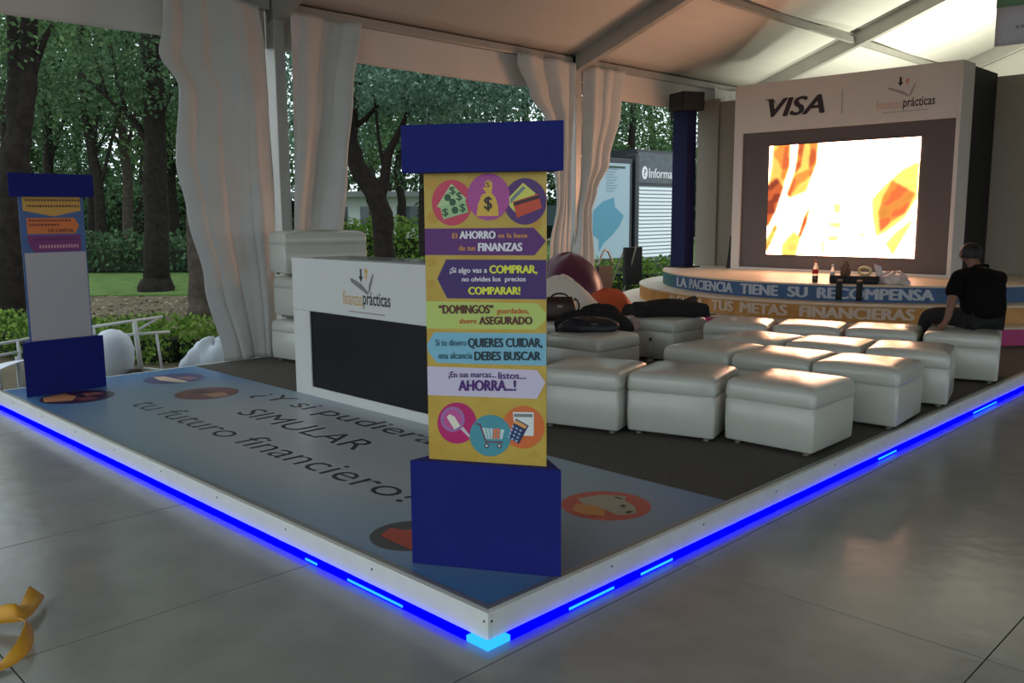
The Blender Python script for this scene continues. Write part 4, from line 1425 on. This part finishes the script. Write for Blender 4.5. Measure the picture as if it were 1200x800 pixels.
def ribbon(name, path, w, parent):
    P = [Vector(p) for p in path]
    n = 40

    def cr(t):
        t = t * (len(P) - 1)
        i = min(int(t), len(P) - 2)
        p0, p1, p2, p3 = P[max(i - 1, 0)], P[i], P[i + 1], P[min(i + 2, len(P) - 1)]
        s = t - i
        return .5 * ((2 * p1) + (p2 - p0) * s + (2 * p0 - 5 * p1 + 4 * p2 - p3) * s * s + (3 * p1 - p0 - 3 * p2 + p3) * s ** 3)

    def fn(u, v):
        p = cr(u)
        d = (cr(min(1, u + .01)) - cr(max(0, u - .01))).normalized()
        s = d.cross(Vector((0, 0, 1))).normalized()
        upv = Vector((0, 0, 1))
        k = .35 + .65 * abs(math.sin(u * 5 + .6))
        off = (s * k + upv * math.sqrt(1 - k * k)) * (w * (v - .5))
        return p + off + Vector((0, 0, w * .5 * math.sqrt(1 - k * k) + .004))
    return MB().grid(fn, n, 3).build(name, M_yel, parent, smooth=True, solid=.003)


ys = thing('yellow_strap', 'tangled yellow strap lying on the grey floor', 'strap', (-1.25, 1.4, 0))
ribbon('strap_loop', [(-1.075, 1.70, .02), (-1.13, 1.60, .035), (-1.20, 1.50, .03), (-1.27, 1.56, .02), (-1.33, 1.66, .02), (-1.46, 1.75, .01)], .075, ys)
ribbon('strap_loop', [(-1.42, 1.62, .01), (-1.31, 1.58, .03), (-1.22, 1.45, .035), (-1.215, 1.33, .03), (-1.27, 1.22, .02), (-1.36, 1.17, .012), (-1.48, 1.19, .01)], .06, ys)

# ------------------------------------------------------------------ things at the left beyond the platform
M_bar = mat('barrier_white', (196, 200, 200), .45)


def tubes(t, segs, r=.016):
    for nm, a, b_ in segs:
        MB().tube([a, b_], r, 8).build(nm, M_bar, t, smooth=True)


br = thing('crowd_barrier', 'white tubular barrier standing behind the left totem', 'barrier', (1.5, 7.2, -.05))
tubes(br, [('rail', (.95, 7.22, .50), (1.93, 7.2, .56)), ('rail', (1.50, 7.2, .40), (2.0, 7.2, .385)), ('brace', (1.66, 7.2, .44), (1.90, 7.2, .56)), ('upright', (1.52, 7.2, .40), (1.55, 7.2, -.05)), ('upright', (1.85, 7.2, .39), (1.89, 7.2, -.05)), ('foot_rail', (1.66, 7.2, .02), (1.95, 7.1, -.04)), ('upright', (1.2, 7.21, .51), (1.2, 7.21, -.05))])
MB().tube([(1.62, 7.2, .54), (1.66, 7.2, -.05)], .028, 8).build('upright', M_bar, br, smooth=True)
br = thing('crowd_barrier', 'white tubular barrier at the far left edge', 'barrier', (.3, 7.2, -.05))
tubes(br, [('rail', (-.6, 7.3, .34), (.62, 7.2, .46)), ('rail', (-.6, 7.3, .24), (.50, 7.2, .335)), ('upright', (.28, 7.22, .33), (.30, 7.22, -.05)), ('upright', (.47, 7.2, .44), (.49, 7.2, -.05)), ('upright', (.10, 7.23, .31), (.12, 7.23, -.05))])
wb = thing('rolled_fabric', 'white rolled fabric sack behind the left totem', 'fabric roll', (1.24, 6.85, -.05))
MB().lathe((1.24, 6.85, -.05), [(.13, .0), (.17, .06), (.20, .22), (.21, .36), (.17, .48), (.09, .55), (.01, .57)], 20).build('roll', mat('fabric_bluewhite', (206, 212, 220), .6), wb, smooth=True)
lump('sack', 'small dark sack at the foot of the white roll', 'sack', (1.36, 6.62, -.05), (.13, .10, .12), mat('sack_brown', (44, 34, 34), .8), 71, .08)
lump('plastic_bag', 'crumpled white plastic bag beside the wide curtain', 'bag', (2.28, 6.74, -.05), (.28, .18, .27), mat('film_bluish', (196, 206, 216), .3), 73, .17, rot=R(-20))
ws = MB().grid(lambda u, v: (-.75 + 1.15 * u, 6.45 + .5 * v, .10 + .26 * u * (1 - .3 * v) + .02 * math.sin(9 * u)), 20, 8).build('white_sheet', mat('fabric_bluewhite', (206, 212, 220), .6), None, smooth=True, solid=.006)
tag(ws, 'sloping white sheet on a low frame behind the left totem', 'sheet')
for x in (-.7, .36):
    MB().box(x, x + .03, 6.9, 6.93, -.05, .10 + .26 * (x + .75) / 1.15 - .02).build('support', M_bar, None)
for o in [o for o in COL.objects if o.name.startswith('support')]:
    o.parent = ws


# ------------------------------------------------------------------ information kiosk in the park
kk = thing('information_kiosk', 'dark park kiosk with map poster and lit white shutter', 'kiosk', (18.4, 13.2, -.05))
KD = mat('kiosk_dark', (34, 38, 46), .4)
MB().box(16.3, 18.36, 13.2, 13.5, .15, 3.20).build('poster_case', KD, kk, bevel=.02)
MB().box(18.44, 18.62, 13.15, 13.5, -.05, 3.34).build('post', KD, kk, bevel=.02)
MB().box(18.62, 21.2, 13.25, 14.6, -.05, 3.5).build('cabin', KD, kk)
MB().box(16.9, 17.1, 13.3, 13.4, -.05, .15).build('foot', KD, kk)
kmap = lambda u, v: (u, 13.19, v)
poly('map_poster', [(16.55, .42), (18.22, .42), (18.22, 3.06), (16.55, 3.06)], kmap, mat('poster_lit', (150, 172, 184), .4, emit=.16), kk)
km2 = lambda u, v: (u, 13.183, v)
poly('map_shape', [(16.6, 1.75), (17.0, 2.0), (17.5, 2.12), (17.55, 1.85), (17.8, 1.7), (17.95, 1.6), (17.75, 1.3), (17.4, 1.05), (17.05, .85), (16.85, .62), (16.85, .95), (16.58, 1.1)], km2, mat('map_teal', (74, 136, 160), .4, emit=.15), kk)
for k in range(9):
    MB().box(17.15, 17.5 + .08 * (k % 3), 13.182, 13.186, 2.28 + .075 * k, 2.30 + .075 * k).build('poster_line', mat('poster_text', (96, 120, 134), .5, emit=.25), kk)
MB().box(16.75, 18.0, 13.182, 13.186, 2.92, 2.98).build('poster_title', mat('poster_text2', (46, 74, 60), .5), kk)
# header sign, leaf reflections painted into its mottled colour, and white lettering
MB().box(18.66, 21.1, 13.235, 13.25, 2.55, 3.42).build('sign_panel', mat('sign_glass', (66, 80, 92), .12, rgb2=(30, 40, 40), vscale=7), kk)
poly('sign_disc', [(18.98 + .14 * math.cos(i * .2618), 2.84 + .19 * math.sin(i * .2618)) for i in range(24)], lambda u, v: (u, 13.226, v), emat('sign_white', (.85, .95, 1.0), .75), kk)
mb = MB()
put_text(mb, '?', 18.93, 19.03, 2.74, 2.94, lambda u, v: (u, 13.222, v), .02)
mb.build('lettering', KD, kk)
mb = MB()
put_text(mb, 'Información', 19.18, 21.0, 2.70, 2.98, lambda u, v: (u, 13.226, v), .02)
mb.build('lettering', emat('sign_white', (.85, .95, 1.0), .75), kk)
MB().box(18.72, 21.1, 13.235, 13.25, .28, 2.46).build('shutter_back', mat('shutter_grey', (120, 138, 144), .4), kk)
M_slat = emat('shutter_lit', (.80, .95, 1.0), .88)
for k in range(19):
    z = .40 + k * .1085
    MB().add([(18.72, 13.215, z), (21.1, 13.215, z), (21.1, 13.232, z + .074), (18.72, 13.232, z + .074)], [(0, 1, 2, 3)]).build('slat', M_slat, kk)


# ------------------------------------------------------------------ park: trees, hedges, bushes
LEAF = [leafmat('leaf_dark', (50, 72, 52), (96, 122, 88)), leafmat('leaf_mid', (62, 88, 56), (118, 146, 100)), leafmat('leaf_blue', (60, 92, 78), (134, 164, 146)), leafmat('leaf_bright', (70, 104, 44), (132, 160, 78))]


def tree(label, base, trunk, branches, crown, leaf, lsize, bark=M_bark):
    t = thing('tree', label, 'tree', (base.x, base.y, -.05), 0, 'park trees behind the tent')
    m = MB()

    def wob(path, k):
        out_, rad = [], []
        for i in range(len(path) - 1):
            a, b_ = path[i], path[i + 1]
            for s in range(4):
                q = s / 4
                p = a[0].lerp(b_[0], q)
                w = a[1] * .10
                out_.append(p + Vector((random.uniform(-w, w), random.uniform(-w, w), 0)) * (0 if i + s == 0 else 1))
                rad.append((a[1] + (b_[1] - a[1]) * q) * random.uniform(.95, 1.05))
        out_.append(path[-1][0])
        rad.append(path[-1][1])
        m.tube(out_, rad, k)
    wob(trunk, 12)
    for b_ in branches:
        wob(b_, 8)
    m.build('trunk', bark, t, smooth=True)
    pts = np.concatenate([blob(c, r, int(n * 2.1)) for c, r, n in crown])
    V_, F_2 = leaves(pts, lsize * .62)
    npmesh('foliage', V_, F_2, LEAF[leaf], t, 'stuff')
    return t


def P(px, D, py):
    """a point of a far tree: side offset, distance, height"""
    t = (py - 400) / 1029
    return at(px, D, CAMP.z + D * (SP + t * CP) / (t * SP - CP))


# large leaning tree at the far left
D = 12.
tree('thick leaning forked tree trunk at the far left edge', at(8, D), [(at(2, D, -.06), .36), (at(8, D, .3), .24), (P(13, D, 250), .21), (P(17, D, 190), .20), (P(22, D, 150), .15), (P(21, D, 80), .12), (P(21, D, 0), .10), (P(22, D, -160), .07)],
     [[(P(16, D, 215), .15), (P(23, D, 170), .15), (P(33, D, 100), .12), (P(38, D, 0), .12), (P(44, D, -160), .08)], [(P(38, D, 90), .05), (P(55, D, 40), .035), (P(72, D, 10), .02)], [(P(8, D, 215), .04), (P(-20, D, 150), .03), (P(-40, D, 90), .02)]],
     [(P(20, D, -150), (3.2, 3.2, 1.6), 3200), (P(-40, D, 0), (1.2, 1.2, 1.2), 700), (P(75, D, 0), (.8, .8, .7), 260)], 1, .15)
D = 20.
tree('tall straight dark tree trunk between the left totem and the curtain', at(184, D), [(at(184, D, -.06), .42), (at(184, D, .35), .29), (P(183, D, 180), .25), (P(179, D, 20), .22), (P(178, D, -200), .15)],
     [[(P(180, D, 175), .09), (P(160, D, 140), .07), (P(128, D, 112), .05), (P(95, D, 82), .03)], [(P(150, D, 132), .05), (P(138, D, 90), .03), (P(132, D, 50), .02)], [(P(183, D, 150), .06), (P(200, D, 110), .04), (P(212, D, 90), .03)], [(P(128, D, 112), .04), (P(112, D, 60), .02)]],
     [(P(150, D, 60), (3., 3., 1.6), 1000), (P(180, D, -120), (4, 4, 2.4), 4200), (P(210, D, 90), (1.2, 1.2, 1.), 500), (P(110, D, 90), (1.6, 1.6, 1.), 500)], 0, .2)
D = 15.
tree('grey tree trunk partly hidden by the wide white curtain', at(238, D), [(at(240, D, -.06), .30), (at(238, D, .3), .22), (P(232, D, 260), .17), (P(226, D, 100), .14), (P(225, D, -100), .1)], [],
     [(P(228, D, -120), (2.4, 2.4, 1.6), 2000)], 1, .17, M_bark2)
D = 17.
tree('curved dark tree trunk seen between the curtain and the big totem', at(452, D), [(at(454, D, -.06), .30), (P(452, D, 300), .20), (P(448, D, 250), .20), (P(440, D, 226), .20), (P(420, D, 195), .17), (P(411, D, 165), .15), (P(412, D, 128), .14), (P(424, D, 60), .11)],
     [[(P(446, D, 235), .11), (P(452, D, 205), .10), (P(456, D, 180), .09), (P(466, D, 160), .06), (P(480, D, 130), .04)], [(P(414, D, 150), .06), (P(430, D, 138), .05), (P(445, D, 122), .03)], [(P(452, D, 205), .04), (P(445, D, 160), .03), (P(440, D, 110), .02)]],
     [(P(465, D, 100), (2.2, 2.2, .48), 2600), (P(540, D, 110), (1.6, 1.6, .7), 1700), (P(420, D, 60), (2, 2, .9), 1300), (P(520, D, 40), (3, 3, .9), 1800), (P(600, D, 70), (1.6, 1.6, .9), 1200)], 2, .15)
far = [
    (122, 28, 'slim dark tree left of the tall straight trunk, leaning left', [(124, 275), (116, 215), (104, 150), (98, 90), (96, 20)], [[(108, 175), (118, 120), (122, 60)], [(118, 220), (135, 150), (145, 110), (150, 60)]], 0, M_bark),
    (152, 30, 'pale slim tree just left of the tall straight trunk', [(152, 275), (150, 200), (142, 130), (150, 60), (152, 0)], [[(148, 180), (160, 130), (166, 90)], [(150, 200), (138, 160), (120, 140)]], 1, M_bark2),
    (108, 36, 'distant dark tree right above the left totem cap', [(108, 272), (110, 200), (112, 120), (120, 40)], [[(110, 190), (126, 150), (140, 120)]], 0, M_bark),
    (60, 30, 'dark tree behind the left totem cap', [(62, 275), (58, 200), (56, 120), (52, 30)], [[(58, 190), (76, 140), (84, 80)]], 1, M_bark),
    (204, 32, 'slim tree touching the left edge of the wide curtain', [(206, 275), (203, 220), (196, 150), (198, 60)], [[(203, 210), (214, 160), (220, 110)]], 0, M_bark),
    (402, 30, 'slim dark tree beside the right curtain of the front post', [(402, 275), (398, 225), (403, 170), (398, 110)], [[(400, 215), (410, 180), (414, 140)]], 2, M_bark),
    (470, 33, 'slim tree between the curved trunk and the big totem', [(470, 272), (472, 235), (466, 200), (474, 150), (470, 100)], [[(470, 220), (482, 185), (490, 150)]], 1, M_bark),
    (498, 26, 'dark tree trunk hugging the left side of the yellow poster', [(499, 275), (499, 200), (500, 130)], [], 0, M_bark),
    (440, 42, 'distant slim tree behind the curved trunk', [(436, 268), (438, 220), (436, 170), (440, 110)], [[(437, 210), (446, 180), (452, 150)]], 1, M_bark2),
    (745, 36, 'distant tree rising above the kiosk map poster', [(742, 275), (740, 200), (744, 120)], [], 0, M_bark),
    (790, 40, 'distant tree rising behind the kiosk sign', [(790, 275), (792, 200), (790, 120)], [], 1, M_bark),
    (620, 34, 'distant tree behind the big totem cap and curtain', [(616, 275), (618, 200), (616, 100)], [], 0, M_bark),
    (10, 34, 'distant tree behind the thick leaning trunk', [(6, 275), (10, 200), (4, 90)], [], 1, M_bark),
]
for px, D, lab, tr_, brs, lf, bk in far:
    path = [(at(tr_[0][0], D, -.06), .20)] + [(P(x, D, y), .16 - .025 * i) for i, (x, y) in enumerate(tr_[1:])]
    bp_ = [[(P(x, D, y), .07 - .018 * i) for i, (x, y) in enumerate(bb)] for bb in brs]
    if D > 20:
        cr = []
        for k in range(7):
            cx_ = px + random.uniform(-70, 70)
            cr.append((P(cx_, D + random.uniform(-2, 2), random.uniform(-30, 185)), (random.uniform(1.4, 2.4), random.uniform(1.4, 2.4), random.uniform(.9, 1.5)), 420))
        cr.append((P(px, D, -150), (4, 4, 3), 1200))
    tree(lab, at(px, D), path, bp_, cr, lf, .20 + .004 * (D - 20), bk)
# far screen of trees: each one a thing
for k, px in enumerate((-70, 20, 95, 165, 235, 390, 455, 520, 600, 690, 760, 840)):
    D = 50 + 4 * (k % 3)
    lab = 'far background tree, number %s from the left in the distant row'.replace('number %s', ('leftmost', 'second', 'third', 'fourth', 'fifth', 'sixth', 'seventh', 'eighth', 'ninth', 'tenth', 'eleventh', 'last')[k])
    cr = [(P(px + random.uniform(-60, 60), D + random.uniform(-3, 3), random.uniform(20, 245)), (random.uniform(2.4, 4), random.uniform(2.4, 4), random.uniform(1.5, 2.6)), 360) for _ in range(11)]
    tree(lab, at(px, D), [(at(px, D, -.06), .3), (P(px + random.uniform(-8, 8), D, 180), .22), (P(px + random.uniform(-12, 12), D, 60), .12)], [], cr, k % 3, .42, M_bark)


def hedge(label, pts, h, w, n, leaf, lsize, z0=-.05, cat='hedge'):
    t = thing('hedge', label, cat, (pts[0].x, pts[0].y, z0), 0, 'park hedges behind the tent')
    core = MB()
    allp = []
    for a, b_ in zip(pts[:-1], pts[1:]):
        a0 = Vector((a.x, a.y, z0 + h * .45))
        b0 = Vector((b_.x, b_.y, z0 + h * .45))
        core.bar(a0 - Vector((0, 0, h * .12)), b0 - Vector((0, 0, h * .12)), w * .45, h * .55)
        d = (b0 - a0)
        s = Vector((d.y, -d.x, 0)).normalized()
        k = int(n * d.length)
        q = RNG.uniform(size=(k, 3))
        side = (q[:, 1] - .5) * w
        zz = z0 + .02 + q[:, 2] ** .85 * h * (1 + .12 * np.sin(q[:, 0] * d.length * 2.2 + 3 * q[:, 1]))
        allp.append(np.array(a0)[None, :] * [1, 1, 0] + q[:, :1] * np.array(d)[None, :] + side[:, None] * np.array(s)[None, :] + np.stack([0 * zz, 0 * zz, zz], 1))
    core.build('dark_core', mat('hedge_core', (34, 44, 28), .95), t)  # solid dark filling, stands in for the shade deep inside the leaves
    V_, F_2 = leaves(np.concatenate(allp), lsize)
    npmesh('foliage', V_, F_2, LEAF[leaf], t, 'stuff')
    return t


hedge('dark leafy hedge across the park behind the left totem', [at(-80, 28), at(120, 27), at(330, 27)], 1.15, 1.6, 420, 0, .19)
hedge('bright green clipped hedge behind the curved tree', [at(370, 31), at(560, 30)], 1.5, 2.2, 1000, 3, .16)
hedge('lower green hedge row in front of the bright hedge', [at(380, 24), at(560, 23.5)], .5, 1.0, 700, 3, .14)
hedge('low green bush row just behind the white barrier', [at(-40, 11.2), at(120, 10.6), at(215, 10.4), at(256, 10.5)], .44, .9, 1500, 3, .075)
hedge('green bush below the kiosk beside the stage', [at(640, 19.6), at(760, 18.6), at(800, 18.2)], .74, 1.3, 900, 3, .10)

hedge('tall dark shrub belt at the far edge of the park, left part', [at(-150, 56), at(340, 55)], 5.5, 3.0, 210, 0, .55)
hedge('tall dark shrub belt at the far edge of the park, middle part', [at(345, 57), at(660, 56)], 4.4, 3.0, 120, 1, .5)
hedge('tall dark shrub belt at the far edge of the park, right part', [at(665, 55), at(900, 54)], 5.5, 3.0, 210, 0, .55)

# pale low building with window band, beyond the trees
bl = thing('distant_building', 'long pale low building glimpsed beyond the trees', 'building', (30, 60, -.05))
a, b_ = at(360, 51), at(560, 51)
dv = (b_ - a).normalized()
nv = Vector((-dv.y, dv.x, 0))
MB().bar(Vector((a.x, a.y, 1.3)), Vector((b_.x, b_.y, 1.3)), 4, 2.7).build('walls', mat('building_pale', (196, 204, 204), .6), bl)
MB().bar(Vector((a.x, a.y, 2.8)) - dv * .5, Vector((b_.x, b_.y, 2.8)) + dv * .5, 5.5, .3).build('roof', mat('building_roof', (120, 124, 126), .7), bl)
for k in range(9):
    p = a + dv * (1.5 + k * 2.0)
    c = p - nv * 2.03 if (p - nv * 2.03 - CAMP).length < (p + nv * 2.03 - CAMP).length else p + nv * 2.03
    MB().bar(Vector((c.x, c.y, 1.6)), Vector((c.x, c.y, 1.6)) + dv * 1.3, .05, 1.1).build('window', mat('building_glass', (70, 84, 90), .1), bl)
bl = thing('distant_wall', 'pale boundary wall glimpsed beyond the left trees', 'wall', (10, 60, -.05))
a, b_ = at(-60, 62), at(300, 62)
MB().bar(Vector((a.x, a.y, 1.3)), Vector((b_.x, b_.y, 1.3)), .3, 2.7).build('wall_body', mat('building_pale', (196, 204, 204), .6), bl)
MB().bar(Vector((a.x, a.y, 2.72)), Vector((b_.x, b_.y, 2.72)), .5, .14).build('coping', mat('building_roof', (120, 124, 126), .7), bl)
# fallen leaves on the soil
n = 2600
q = RNG.uniform(size=(n, 2))
pts = np.array([list(at(-120 + 460 * q[i, 0], 12 + 9 * q[i, 1] ** 1.2, -.045)) for i in range(n)])
V_, F_2 = leaves(pts, .09, 1.0)
lit = npmesh('leaf_litter', V_, F_2, leafmat('litter', (96, 84, 66), (170, 156, 128), .05), None, 'stuff')
tag(lit, 'fallen dry leaves scattered over the park soil', 'leaves')
